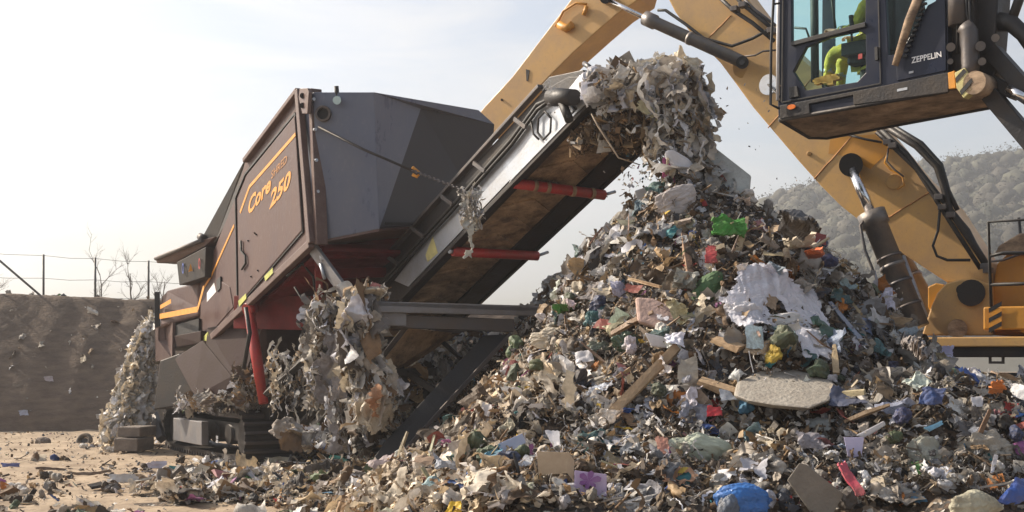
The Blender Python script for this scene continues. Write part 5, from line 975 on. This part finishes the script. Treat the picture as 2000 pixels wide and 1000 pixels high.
for pts, nm in (([(1048, 882), (1112, 884), (1108, 924), (1052, 928)], 'box_panel'), ([(1112, 884), (1122, 900), (1120, 940), (1108, 924)], 'box_side'), ([(1052, 928), (1060, 958), (1048, 940), (1040, 890)], 'box_flap')):
    MB().prism([W(x, y, D+(0 if k < 2 else -.05)) for k, (x, y) in enumerate(pts)], (0, .012, 0)).build(nm, card, bx)
MB().prism([W(x, y, D-.08) for x, y in ((1058, 950), (1122, 946), (1126, 962), (1066, 976))], (0, .02, .01)).build('box_flap', wh, bx)
pk = slab([(1122, 918), (1186, 926), (1184, 968), (1120, 964)], 'wrapper', 'pale lilac wrapper printed with a purple flower, right of the open box', 'wrapper', cm_((.52, .4, .6), .4, .2, (.6, .55, .62), .4), .012, lift=.22, bev=.004)
f = MB(); cc = pk.matrix_world.translation
pc = W(1150, 940, np.median([surf(x, y).y for x, y in ((1122, 918), (1186, 926), (1184, 968), (1120, 964))])-.245)
for k in range(6):
    a = k*1.047+.3; ra = .085*random.uniform(.7, 1.1); f.add([pc]+[pc+Vector((math.cos(a+t)*ra*r_, 0, math.sin(a+t)*ra*r_*.9)) for t, r_ in ((-.5, .55), (-.32, .95), (0, 1.1), (.3, .9), (.48, .5))], [[0, 1, 2, 3, 4, 5]])
bpy.context.view_layer.update()
fo = f.build('printed_flower', cm_((.2, .05, .26), .5, .1, (.4, .25, .42), .8), None, keep=True); fo.parent = pk; fo.matrix_parent_inverse = pk.matrix_world.inverted()
sheet([(878, 978), (900, 976), (904, 1004), (862, 1002)], 'plastic_sheet', 'bright yellow plastic piece at the lower left foot of the heap', 'plastic', cm_((.7, .45, .02), .5, .3, (.5, .3, .03), .4), amp=.05, n=14, lift=.16, thick=.01)
bag(1370, 884, 132, 76, 'plastic_bag', 'large pale green filled bag at the front of the heap', 'plastic bag', paleg, 4, .7, .42, 21, freq=3)
sheet([(1276, 852), (1308, 850), (1306, 890), (1284, 894)], 'cloth', 'salmon pink rag left of the large pale green bag', 'rag', cm_((.5, .22, .16), .7, .4), amp=.04, n=14, lift=.2, thick=.01)
sheet([(1282, 900), (1320, 905), (1420, 948), (1276, 950)], 'cloth', 'tan and orange crumpled cloth beneath the large pale green bag', 'cloth', cm_((.42, .2, .1), .75, .6, (.55, .36, .24), .8), amp=.08, n=50, lift=.08, thick=.006, seed=24, follow=True, ragged=.1)
bag(1452, 985, 122, 78, 'plastic_bag', 'bright blue bag at the bottom edge of the photo', 'plastic bag', bluep, 8, .8, .5, 25, freq=2.6)
bag(1424, 996, 50, 66, 'plastic_bag', 'dark grey blue bag pressed against the bright blue bag', 'plastic bag', cm_((.1, .13, .18), .5, .4), 20, .8, .4, 26)
slab([(1562, 904), (1574, 906), (1650, 964), (1622, 1012), (1590, 1012), (1538, 936)], 'carpet_tile', 'grey brown carpet tile leaning right of the bright blue bag', 'carpet tile', cm_((.24, .215, .18), .95, .6, (.16, .14, .12), .6), .03, lift=.25, bev=.006)
sheet([(1626, 902), (1642, 900), (1690, 972), (1672, 976)], 'cloth', 'pinkish red strap slanting down right of the carpet tile', 'strap', cm_((.5, .06, .1), .5, .4), amp=.03, n=18, lift=.26, thick=.015)
bag(1800, 896, 90, 74, 'plastic_bag', 'round translucent grey bag between the lavender card and the grey beige bag', 'plastic bag', cm_((.42, .42, .36), .3, .35, (.25, .23, .18), .5, .25), 0, .7, .8, 28, freq=2.6)
bag(1936, 890, 130, 90, 'sack', 'grey beige wrinkled sack at the right side of the heap', 'sack', cm_((.36, .33, .28), .7, .6, (.24, .21, .17), .6), 25, .6, .7, 29, freq=4.4)
sheet([(1975, 940), (2020, 930), (2030, 996), (1940, 984)], 'tarpaulin', 'blue striped tarpaulin in the lower right corner', 'tarpaulin', cm_((.03, .09, .36), .5, .4), amp=.07, n=26, lift=.25, thick=.01, seed=30)
bag(1900, 992, 110, 62, 'cloth_bundle', 'pale beige cloth bundle left of the blue striped tarpaulin', 'cloth bundle', cm_((.42, .4, .3), .8, .5), 0, .7, .5, 31)
sheet([(1972, 802), (2008, 786), (2006, 806), (1966, 818)], 'cloth', 'blue cloth strip at the right edge above the grey beige sack', 'cloth', cm_((.03, .12, .36), .7, .4), amp=.05, n=16, lift=.15, thick=.01)
sheet([(1800, 770), (1850, 764), (1846, 800), (1790, 806)], 'cloth', 'crumpled dark blue jeans cloth on the right shoulder of the heap', 'cloth', cm_((.02, .06, .2), .8, .5), amp=.09, n=22, lift=.15, thick=.01)
sheet([(1792, 838), (1848, 812), (1850, 822), (1812, 844)], 'plastic_sheet', 'light blue plastic strip below the dark blue jeans cloth', 'plastic', cm_((.2, .45, .62), .4, .2), amp=.03, n=14, lift=.16, thick=.01)
sheet([(1892, 775), (1918, 770), (1918, 790), (1896, 796)], 'tissue', 'small bright white tissue at the right side', 'tissue', wh, amp=.05, n=14, lift=.16, seed=33)
sheet([(1836, 672), (1866, 664), (1862, 720), (1832, 712)], 'plastic_sheet', 'lavender white plastic sheet standing in front of the excavator deck', 'plastic', cm_((.6, .58, .78), .4, .2, (.5, .48, .6), .3, .3), amp=.05, n=20, D=13.2, thick=.006)
sheet([(1932, 744), (1962, 742), (1960, 760), (1928, 762)], 'cloth', 'small orange scrap at the far right shoulder of the heap', 'scrap', cm_((.6, .2, .04), .6, .4), amp=.05, n=12, lift=.12, thick=.01)
sheet([(1690, 620), (1700, 620), (1712, 670), (1650, 610)], 'plastic_sheet', 'narrow blue grey strip sliding down the right flank', 'strip', cm_((.2, .25, .4), .5, .3), amp=.03, n=14, lift=.12, thick=.008)
sheet([(1770, 640), (1800, 660), (1850, 720), (1700, 690)], 'cloth', 'grey crumpled cloth at the foot of the excavator cylinder', 'cloth', rag, amp=.09, n=50, lift=.08, thick=.008, seed=38, follow=True, ragged=.1)
sheet([(1126, 592), (1150, 560), (1200, 556), (1190, 590)], 'net', 'grey net caught on the left shoulder of the heap', 'net', rag, amp=.09, n=24, lift=.1, thick=.008, seed=39)
stickp((1710, 700), (1620, 590), .02, 'lath', 'long grey blue lath sliding down the right flank', 'lath', cm_((.25, .28, .36), .6, .3), .1)
for i, (a, b, t_) in enumerate((((1365, 745), (1440, 770), 'broken brown board end left of the speckled slab'), ((1395, 660), (1450, 682), 'short tan split board above the speckled slab'), ((1290, 560), (1230, 545), 'thin dark twig on the upper left of the heap'), ((1190, 745), (1230, 720), 'small splinter beside the long pole'))):
    stickp(a, b, (.05, .045, .02, .02)[i], 'wood_piece', t_, 'wood', wood, .13)
for i, (q4, t_, c_) in enumerate((
    ([(1040, 632), (1130, 640), (1120, 700), (1046, 690)], 'cream crumpled foil draped on the upper left shoulder of the heap', (.6, .5, .38)), ([(940, 760), (985, 720), (1010, 790), (950, 830)], 'tan torn cloth on the left slope above the booklet', (.5, .36, .22)),
    ([(1140, 735), (1200, 720), (1215, 775), (1150, 790)], 'pale blue and white torn film left of the long pole', (.55, .6, .7)), ([(1300, 700), (1360, 690), (1390, 740), (1310, 752)], 'dark brown crumpled carpet above the speckled slab', (.12, .075, .05)),
    ([(1440, 655), (1530, 660), (1520, 700), (1430, 705)], 'tan paper bag flattened above the speckled slab', (.42, .3, .18)), ([(1210, 840), (1262, 830), (1270, 900), (1200, 900)], 'crumpled grey foil left of the salmon pink rag', (.42, .42, .42)),
    ([(1560, 640), (1650, 640), (1690, 720), (1600, 715)], 'grey lace curtain sliding down the right flank', (.3, .29, .31)), ([(1440, 830), (1520, 835), (1530, 890), (1450, 900)], 'beige crumpled bag right of the large pale green bag', (.5, .43, .32)),
    ([(1720, 860), (1780, 850), (1790, 920), (1730, 930)], 'brown grey crumpled paper right of the lavender card', (.2, .16, .11)), ([(1850, 830), (1930, 815), (1950, 850), (1860, 870)], 'dark grey cloth above the grey beige sack', (.1, .1, .11)),
    ([(1700, 930), (1780, 925), (1800, 990), (1700, 1000)], 'pale grey cloth beside the pinkish red strap', (.42, .4, .37)), ([(1000, 930), (1044, 924), (1050, 975), (990, 985)], 'pale green paper left of the open cardboard box', (.5, .5, .36)),
    ([(740, 960), (820, 940), (850, 1000), (750, 1010)], 'crumpled cream plastic at the bottom edge of the heap foot', (.62, .55, .44)), ([(1205, 960), (1290, 955), (1300, 1005), (1200, 1010)], 'grey crumpled film under the lilac wrapper', (.45, .44, .43)),
    ([(900, 850), (950, 830), (960, 880), (905, 900)], 'white torn film at the left foot of the heap', (.7, .68, .64)), ([(1640, 700), (1720, 690), (1760, 745), (1660, 752)], 'brown grey crumpled blanket on the right flank', (.17, .14, .115)))):
    sheet(q4, 'crumpled_sheet', t_, 'crumpled sheet', cm_(c_, .6, .5, trans=.1), amp=.08, n=46, thick=.005, lift=.07, seed=120+i, freq=3.8, follow=True, ragged=.12)
# on the conveyor head
sheet([(1262, 140), (1352, 106), (1364, 124), (1275, 160)], 'plastic_sheet', 'long limp pale bag lying on top of the discharged tangle', 'plastic bag', cm_((.5, .46, .37), .6, .4, (.3, .26, .2), .5, .1), amp=.07, n=26, D=13.4, thick=.03, seed=40)
sheet([(1340, 110), (1362, 110), (1368, 140), (1348, 136)], 'plastic_sheet', 'drooping end of the limp pale bag over the tangle', 'plastic bag', cm_((.5, .46, .37), .6, .4, (.3, .26, .2), .5, .1), amp=.06, n=16, D=13.35, thick=.03, seed=41)
slab([(1342, 158), (1384, 166), (1382, 202), (1346, 196)], 'board', 'flat grey board sticking out right of the discharged tangle', 'board', cm_((.3, .29, .32), .6, .2), .02, D=13.55, bev=.003)
for i, (q4, t_) in enumerate((([(1256, 150), (1280, 150), (1282, 222), (1260, 212)], 'upright white strip in the middle of the discharged tangle'), ([(1308, 140), (1336, 150), (1332, 200), (1306, 190)], 'white torn bag at the right of the discharged tangle'), ([(1300, 200), (1318, 198), (1352, 258), (1338, 268)], 'pale slanting strip at the lower right of the tangle'), ([(1232, 205), (1250, 190), (1320, 240), (1310, 256)], 'yellowish flat strip crossing the discharged tangle'), ([(1128, 150), (1170, 148), (1172, 196), (1132, 196)], 'clear bag wrapped round the conveyor head bearing'), ([(1322, 250), (1362, 252), (1350, 290), (1318, 282)], 'pale rag hanging at the bottom of the tangle'))):
    sheet(q4, 'plastic_sheet', t_, 'plastic', (wh, wh, cream, cm_((.45, .42, .26), .6, .3), film, cream)[i], amp=(.03, .07, .03, .03, .08, .06)[i], n=20, D=13.3+(.25 if i == 4 else 0), thick=.008, seed=50+i)
props(MB().tube([W(1155, 222, 13.5), W(1168, 246, 13.5), W(1190, 280, 13.5), W(1208, 308, 13.5), W(1250, 322, 13.6)], [.008, .01, .01, .008, .006], 6).build('wire', cm_((.5, .4, .3), .7, .2)), 'thin pale bent twig dangling below the conveyor head', 'twig')
# rags hanging on the shredder
def drape(pts_l, pts_r, Ds, name, label, mt, amp=.05, seed=1, n=90, m_=34, thick=.008, cat='rag'):
    ts = np.linspace(0, 1, n); k = len(pts_l); kk = np.linspace(0, 1, k); lx = np.interp(ts, kk, [p[0] for p in pts_l]); ly = np.interp(ts, kk, [p[1] for p in pts_l]); rx = np.interp(ts, kk, [p[0] for p in pts_r]); ry = np.interp(ts, kk, [p[1] for p in pts_r]); dd = np.interp(ts, np.linspace(0, 1, len(Ds)), Ds)
    lx = lx+(fbm(P3(ts*9, ts*0, 1.), 4, seed)-.5)*34; rx = rx+(fbm(P3(ts*9, ts*0+5, 1.), 4, seed)-.5)*34; V = []
    for i in range(n):
        for j in range(m_):
            s = j/(m_-1); q = W(lx[i]*(1-s)+rx[i]*s, ly[i]*(1-s)+ry[i]*s, dd[i]); V.append((q.x, q.y, q.z))
    V = np.array(V); off = seed*7.3; st = V*np.array([5., 3., 1.4])+off; V[:, 1] += (crease(st, 3, seed)-.4)*amp*2.4+(crease(V*6+off, 2, seed+1)-.4)*amp; V[:, 0] += (fbm(V*4+off, 3, seed+2)-.5)*amp*2; V[:, 2] += (fbm(V*5+off, 3, seed+5)-.5)*amp*2
    i = np.arange((n-1)*m_).reshape(n-1, m_)[:, :-1].ravel(); Q = np.stack([i, i+m_, i+m_+1, i+1], 1); ss = np.tile(np.linspace(0, 1, m_), n); tt = np.repeat(ts, m_); ed = np.minimum(np.minimum(ss, 1-ss), (1-tt)*1.5); mk = (ed > .3*fbm(V*8+off, 3, seed)**1.6) & (fbm(V*5+off+30, 3, seed) > .3); Q = Q[mk[Q].sum(1) >= 3]; o = np_mesh(name, V, [Q], mt, False); s = o.modifiers.new('thickness', 'SOLIDIFY'); s.thickness = thick; return props(o, label, cat)
ragm = mat('ragged_grey_cloth', (.27, .245, .24), .95, 0, (.17, .145, .13), .7, 5, 1, 25)
drape([(640, 640), (612, 700), (602, 780), (610, 798)], [(668, 640), (676, 700), (672, 770), (668, 800)], [16.4, 16.2, 16.2, 16.2], 'hanging_rag', 'wide grey ragged cloth hanging left of the conveyor foot', ragm, .07, 3)
drape([(648, 640), (650, 720), (640, 800), (648, 880), (652, 892)], [(668, 640), (690, 720), (672, 800), (664, 860), (662, 888)], [16.1, 16, 16, 15.9, 15.9], 'hanging_rag', 'long narrow grey rag reaching almost to the ground', ragm, .05, 4)
drape([(690, 570), (662, 600), (690, 650), (712, 700), (720, 745)], [(728, 578), (726, 620), (728, 660), (735, 700), (738, 748)], [15.3, 15.2, 15.4, 15.6, 15.6], 'hanging_film', 'pale torn film wrapped over the left end of the grey table', film, .06, 5, cat='plastic film')
drape([(692, 572), (700, 562), (716, 560)], [(752, 580), (750, 566), (742, 562)], [15.4, 15.3, 15.5], 'cloth', 'pale crumpled rag lying on the left end of the grey table', cream, .08, 6, 40)
drape([(686, 740), (676, 780), (686, 820), (720, 850)], [(722, 735), (775, 770), (790, 800), (760, 836)], [15.5, 15.2, 15.2, 15.3], 'cloth', 'big cream crumpled cloth hanging in front of the support leg', cream, .13, 7, 70, 50)
drape([(722, 750), (716, 775), (728, 800), (726, 820)], [(738, 748), (745, 775), (745, 800), (738, 822)], [15.05, 15.0, 15.0, 15.05], 'cloth', 'brown orange stained strip on the big cream cloth', cm_((.32, .14, .06), .8, .4, (.45, .3, .2), .7), .05, 8, 30, 16)
drape([(690, 660), (690, 700), (700, 742)], [(722, 660), (726, 700), (728, 745)], [15.6, 15.6, 15.6], 'hanging_rag', 'grey rag between the torn film and the big cream cloth', ragm, .06, 9, 50)
drape([(905, 372), (898, 400), (906, 440), (912, 480), (918, 512)], [(948, 372), (932, 400), (924, 440), (926, 480), (926, 520)], [14.9, 14.9, 14.9, 14.9, 14.9], 'hanging_film', 'white shredded film caught on the side of the conveyor', mat('white_film_caught', (.6, .6, .56), .5, 0, (.25, .24, .2), .6, 9, .6, 25, trans=.2), .05, 10, 60, 20, cat='plastic film')
props(bag(562, 842, 74, 52, 'cloth_bundle', 'pale grey crumpled bundle lying in front of the tracks', 'cloth bundle', cm_((.36, .32, .28), .8, .5), 10, .8, .8, 44, D=17.4, freq=3.2))
sheet([(352, 774), (400, 780), (392, 796), (356, 792)], 'plastic_sheet', 'lavender white sheet lying on top of the near track', 'plastic', wh, amp=.05, n=16, D=19.6)
Sx = Scatter()
def pile_on(x0, x1, y0, y1, D0, D1, n, kinds, s0, s1, mul):
    P = np.array([tuple(W(a, b, c)) for a, b, c in zip(g.uniform(x0, x1, n), g.uniform(y0, y1, n), g.uniform(D0, D1, n))]); kk = g.integers(0, len(kinds), n); S_ = s0+(s1-s0)*g.random(n)**1.5; C = pick(g, n, mul)
    for i, k in enumerate(kinds): m = kk == i; Sx.put(k, P[m], rotm(m.sum(), g), S_[m], C[m], g)
pile_on(345, 520, 768, 802, 19.3, 20.3, 420, ('strip', 'cloth', 'ribbon'), .08, .34, (.45, .25, .25, .05, .03))
pile_on(455, 520, 715, 785, 18.9, 19.6, 300, ('ribbon', 'strip', 'cloth'), .06, .34, (.2, .4, .4, .1, 0))
pile_on(590, 690, 640, 700, 17.5, 18.2, 160, ('strip', 'sheet'), .06, .25, (.3, .5, .1, .1, .06))
pile_on(790, 1000, 640, 740, 17.4, 18.6, 520, ('cloth', 'strip', 'cloth'), .1, .45, (.5, .3, .1, .1, .04))
pile_on(740, 820, 735, 840, 16.4, 17.2, 260, ('cloth', 'strip', 'cloth'), .1, .4, (.45, .25, .25, .1, .03))
pile_on(690, 790, 830, 870, 15.4, 16, 200, ('strip', 'lump', 'sheet'), .06, .25, (.35, .2, .35, .15, 0))
pile_on(700, 760, 560, 585, 15.4, 15.9, 60, ('strip', 'sheet'), .06, .2, (.5, .3, .1, .1, .03))
def hang_on(x0, x1, y0, y1, D0, D1, n, kinds, s0, s1, mul, d=(.1, -.1, -1)):
    P = np.array([tuple(W(a, b, c)) for a, b, c in zip(g.uniform(x0, x1, n), g.uniform(y0, y1, n), g.uniform(D0, D1, n))]); kk = g.integers(0, len(kinds), n); S_ = s0+(s1-s0)*g.random(n)**1.3; C = pick(g, n, mul)
    for i, k in enumerate(kinds): m = kk == i; Sx.put(k, P[m], hang(m.sum(), g, d, .25), S_[m], C[m], g)
hang_on(602, 672, 600, 780, 16.35, 17.0, 330, ('ribbon', 'strip', 'ribbon'), .3, .95, (.5, .5, .12, .02, 0))
hang_on(640, 670, 770, 870, 15.9, 16.3, 90, ('ribbon', 'strip'), .25, .6, (.45, .5, .1, 0, 0))
hang_on(672, 738, 585, 740, 15.3, 15.8, 240, ('ribbon', 'strip', 'cloth'), .2, .7, (.65, .35, .15, 0, 0))
hang_on(686, 770, 730, 830, 15.25, 15.6, 170, ('ribbon', 'cloth', 'strip'), .15, .5, (.65, .1, .35, 0, 0))
hang_on(530, 610, 690, 800, 17.9, 18.6, 120, ('ribbon', 'strip'), .2, .6, (.35, .4, .3, .05, .02))
hang_on(560, 660, 835, 880, 16.5, 17.5, 110, ('cloth', 'ribbon'), .12, .4, (.45, .3, .2, .05, .03), (1, 0, -.2))
hang_on(902, 940, 375, 440, 14.85, 14.95, 90, ('ribbon', 'strip'), .08, .35, (.8, .2, 0, 0, 0))
Sx.build('snagged_waste', SCR, 'shredded plastic and rags snagged in the frame and tracks of the shredder', 'waste')
# on the yard to the left
ty = thing('tyre', 'old worn tyre lying at the foot of the white plastic cascade', 'tyre', W(165, 862, 25)); f = MB(); c = W(165, 862, 24.6); a1 = Vector((.97, -.25, 0)); a2 = Vector((.1, .35, .93)); a2 = (a2-a1*a2.dot(a1)).normalized(); a3 = a1.cross(a2)
pr = [(c+(a1*math.cos(t)+a2*math.sin(t))) for t in ()]; m_, n_ = 28, 10
vs = [c+(a1*math.cos(2*math.pi*i/m_)+a2*math.sin(2*math.pi*i/m_))*(.125+.045*math.cos(2*math.pi*j/n_))+a3*.055*math.sin(2*math.pi*j/n_) for i in range(m_) for j in range(n_)]
f.add(vs, [[i*n_+j, ((i+1) % m_)*n_+j, ((i+1) % m_)*n_+(j+1) % n_, i*n_+(j+1) % n_] for i in range(m_) for j in range(n_)], True); f.build('tread', M['tyre'], ty)
MB().tube([c-a3*.03, c+a3*.0], .07, 16).build('rim', M['dsteel'], ty)
def lumpy(px, py, w, h, name, label, cat, mt, seed): return bag(px, py, w, h, name, label, cat, mt, 0, 1.2, .45, seed, D=25.0*(.98))
lumpy(84, 866, 34, 28, 'rubble_lump', 'dark rounded lump standing on the sand left of the tyre', 'rubble', cm_((.14, .11, .09), .9, .6), 61)
lumpy(45, 880, 96, 10, 'mat_piece', 'flat dark mat lying on the sand beside the dark lump', 'mat', cm_((.13, .1, .08), .9, .6), 62)
props(MB().box(W(268, 842, 21.9), Vector((.2, -.03, .0)), Vector((.06, .3, 0)), Vector((0, 0, .085))).build('concrete_block', M['concrete'], None, .02), 'upper concrete block of the stack of two left of the tracks', 'concrete block', 'concrete blocks')
props(MB().box(W(262, 867, 21.8), Vector((.21, -.03, .0)), Vector((.06, .3, 0)), Vector((0, 0, .11))).build('concrete_block', M['concrete'], None, .02), 'lower concrete block of the stack of two left of the tracks', 'concrete block', 'concrete blocks')
gs = lambda px, py: W(px, py, 1.6*F/(py-HY))
def gitem(px, py, w, h, label, col, seed, kind='sheet'):
    D = 1.6*F/(py-HY)-.05
    return sheet([(px-w, py-h), (px+w, py-h*1.2), (px+w*1.1, py+h*.5), (px-w, py+h*.6)], 'plastic_sheet', label, 'plastic', cm_(col, .5, .3, (.3, .25, .2), .5, .2), amp=.07, n=18, D=D, thick=.006, seed=seed)
for i, a in enumerate(((250, 942, 45, 16, 'pale grey plastic sheet on the sand left of the litter pile', (.55, .55, .56)), (400, 930, 58, 22, 'big pale crumpled sheet on the sand before the tracks', (.58, .56, .52)), (470, 940, 38, 18, 'white folded plastic on the sand right of the big pale sheet', (.66, .64, .6)), (300, 912, 30, 12, 'white and lavender scrap before the track guard', (.62, .6, .72)), (345, 915, 18, 8, 'small teal scrap before the track guard', (.03, .25, .28)),
        (575, 945, 40, 14, 'grey blue plastic on the litter in front of the rags', (.4, .43, .5)), (540, 905, 28, 12, 'cream scrap under the pale grey bundle', (.6, .55, .42)), (620, 920, 22, 9, 'dark blue scrap in the litter under the hanging rags', (.04, .08, .3)), (780, 920, 30, 14, 'teal and white scrap at the foot of the support leg', (.1, .35, .38)), (660, 975, 40, 12, 'pale pinkish sheet near the bottom edge of the photo', (.6, .5, .44)), (18, 912, 22, 5, 'blue scrap on the sand at the left edge', (.1, .14, .4)), (98, 918, 40, 4, 'thin dark plank on the sand near the left edge', (.12, .08, .06)), (170, 925, 50, 4, 'low brown board on the sand in the left foreground', (.2, .14, .1)), (30, 955, 22, 7, 'small beige scrap on the sand in the lower left corner', (.5, .42, .34)))): gitem(*a[:5], a[5], 70+i)
for i, (px, py, t_, c) in enumerate(((45, 808, 'bluish bag at the foot of the bank', (.4, .45, .6)), (95, 740, 'lilac rag halfway up the bank', (.4, .37, .42)), (232, 724, 'white scrap halfway up the bank near the shredder', (.5, .48, .46)), (194, 813, 'flat pale scrap at the foot of the bank', (.42, .38, .34)))):
    q = bank_pt(px, py); sheet([(px-11, py-6), (px+10, py-8), (px+12, py+5), (px-8, py+7)], 'plastic_sheet', t_, 'plastic', cm_(c, .5, .2), amp=.05, n=10, D=q.y-.08)
# loose middle-sized pieces lying on the heap, copies of a few shared shapes
kinds = dict(sheet=('plastic_scrap', 'crumpled %s plastic scrap lying loose on the waste heap', 'plastic'), card=('card_scrap', 'stiff bent %s card lying loose on the waste heap', 'card'), lump=('crumpled_bag', 'small crushed %s bag lying loose on the waste heap', 'plastic bag'), stick=('wood_splinter', 'thin %s splinter of wood lying loose on the waste heap', 'wood'))
cols = dict(sheet=(('white', (.72, .71, .72)), ('grey', (.33, .32, .31)), ('teal', (.06, .14, .15)), ('light blue', (.3, .38, .46)), ('beige', (.5, .42, .3))), card=(('white', (.7, .7, .72)), ('light brown', (.42, .3, .18)), ('dull red', (.26, .06, .05))), lump=(('white', (.66, .64, .62)), ('black', (.04, .04, .04)), ('olive green', (.09, .12, .07)), ('dark blue', (.04, .06, .13))), stick=(('pale', (.48, .38, .25)), ('brown', (.24, .15, .09))))
meshes = {}
for kd in kinds:
    for j, (v, f_, sm) in enumerate(LIB[kd][:6]):
        me = bpy.data.meshes.new(kinds[kd][0]); me.from_pydata([tuple(a) for a in v], [], [list(map(int, a)) for a in f_]); me.materials.append(PIECE); meshes[kd, j] = me
x, y, z, nr, px, py = sample(np.random.default_rng(5), 230, -2.5, 7.5, 9.8, 15.5, .25); RM = align(len(x), g, nr, .5)
for i in range(len(x)):
    kd = random.choice(['sheet']*4+['card']*3+['lump']*3+['stick']*3); cn, c = random.choice(cols[kd]); nm, lb, ct = kinds[kd]; s = dict(sheet=.2, card=.17, lump=.19, stick=.36)[kd]*random.uniform(.7, 1.3)
    o = link(bpy.data.objects.new(nm, meshes[kd, random.randrange(6)])); o.matrix_world = Matrix.Translation(Vector((x[i], y[i], z[i]))+Vector(nr[i])*.1) @ Matrix(RM[i].tolist()).to_4x4() @ Matrix.Scale(s, 4); o.color = (*[k*random.uniform(.85, 1.1) for k in c], 1); props(o, lb % cn, ct, 'loose '+cn+' '+ct+' pieces on the heap')
# ---------------------------------------------------------------- haze
HAZE = .0012
hb = MB().box((0, 270, 44), (420, 0, 0), (0, 310, 0), (0, 0, 46)).build('haze', (hmt := bpy.data.materials.new('haze_air')), None); props(hb, kind='stuff')
hmt.use_nodes = True; nt = hmt.node_tree; nt.nodes.clear(); ov = N(nt, 'ShaderNodeOutputMaterial'); pv = N(nt, 'ShaderNodeVolumePrincipled'); pv.inputs['Color'].default_value = (.88, .9, .95, 1); pv.inputs['Density'].default_value = HAZE; pv.inputs['Anisotropy'].default_value = .35; L(nt, pv.outputs[0], ov.inputs['Volume'])
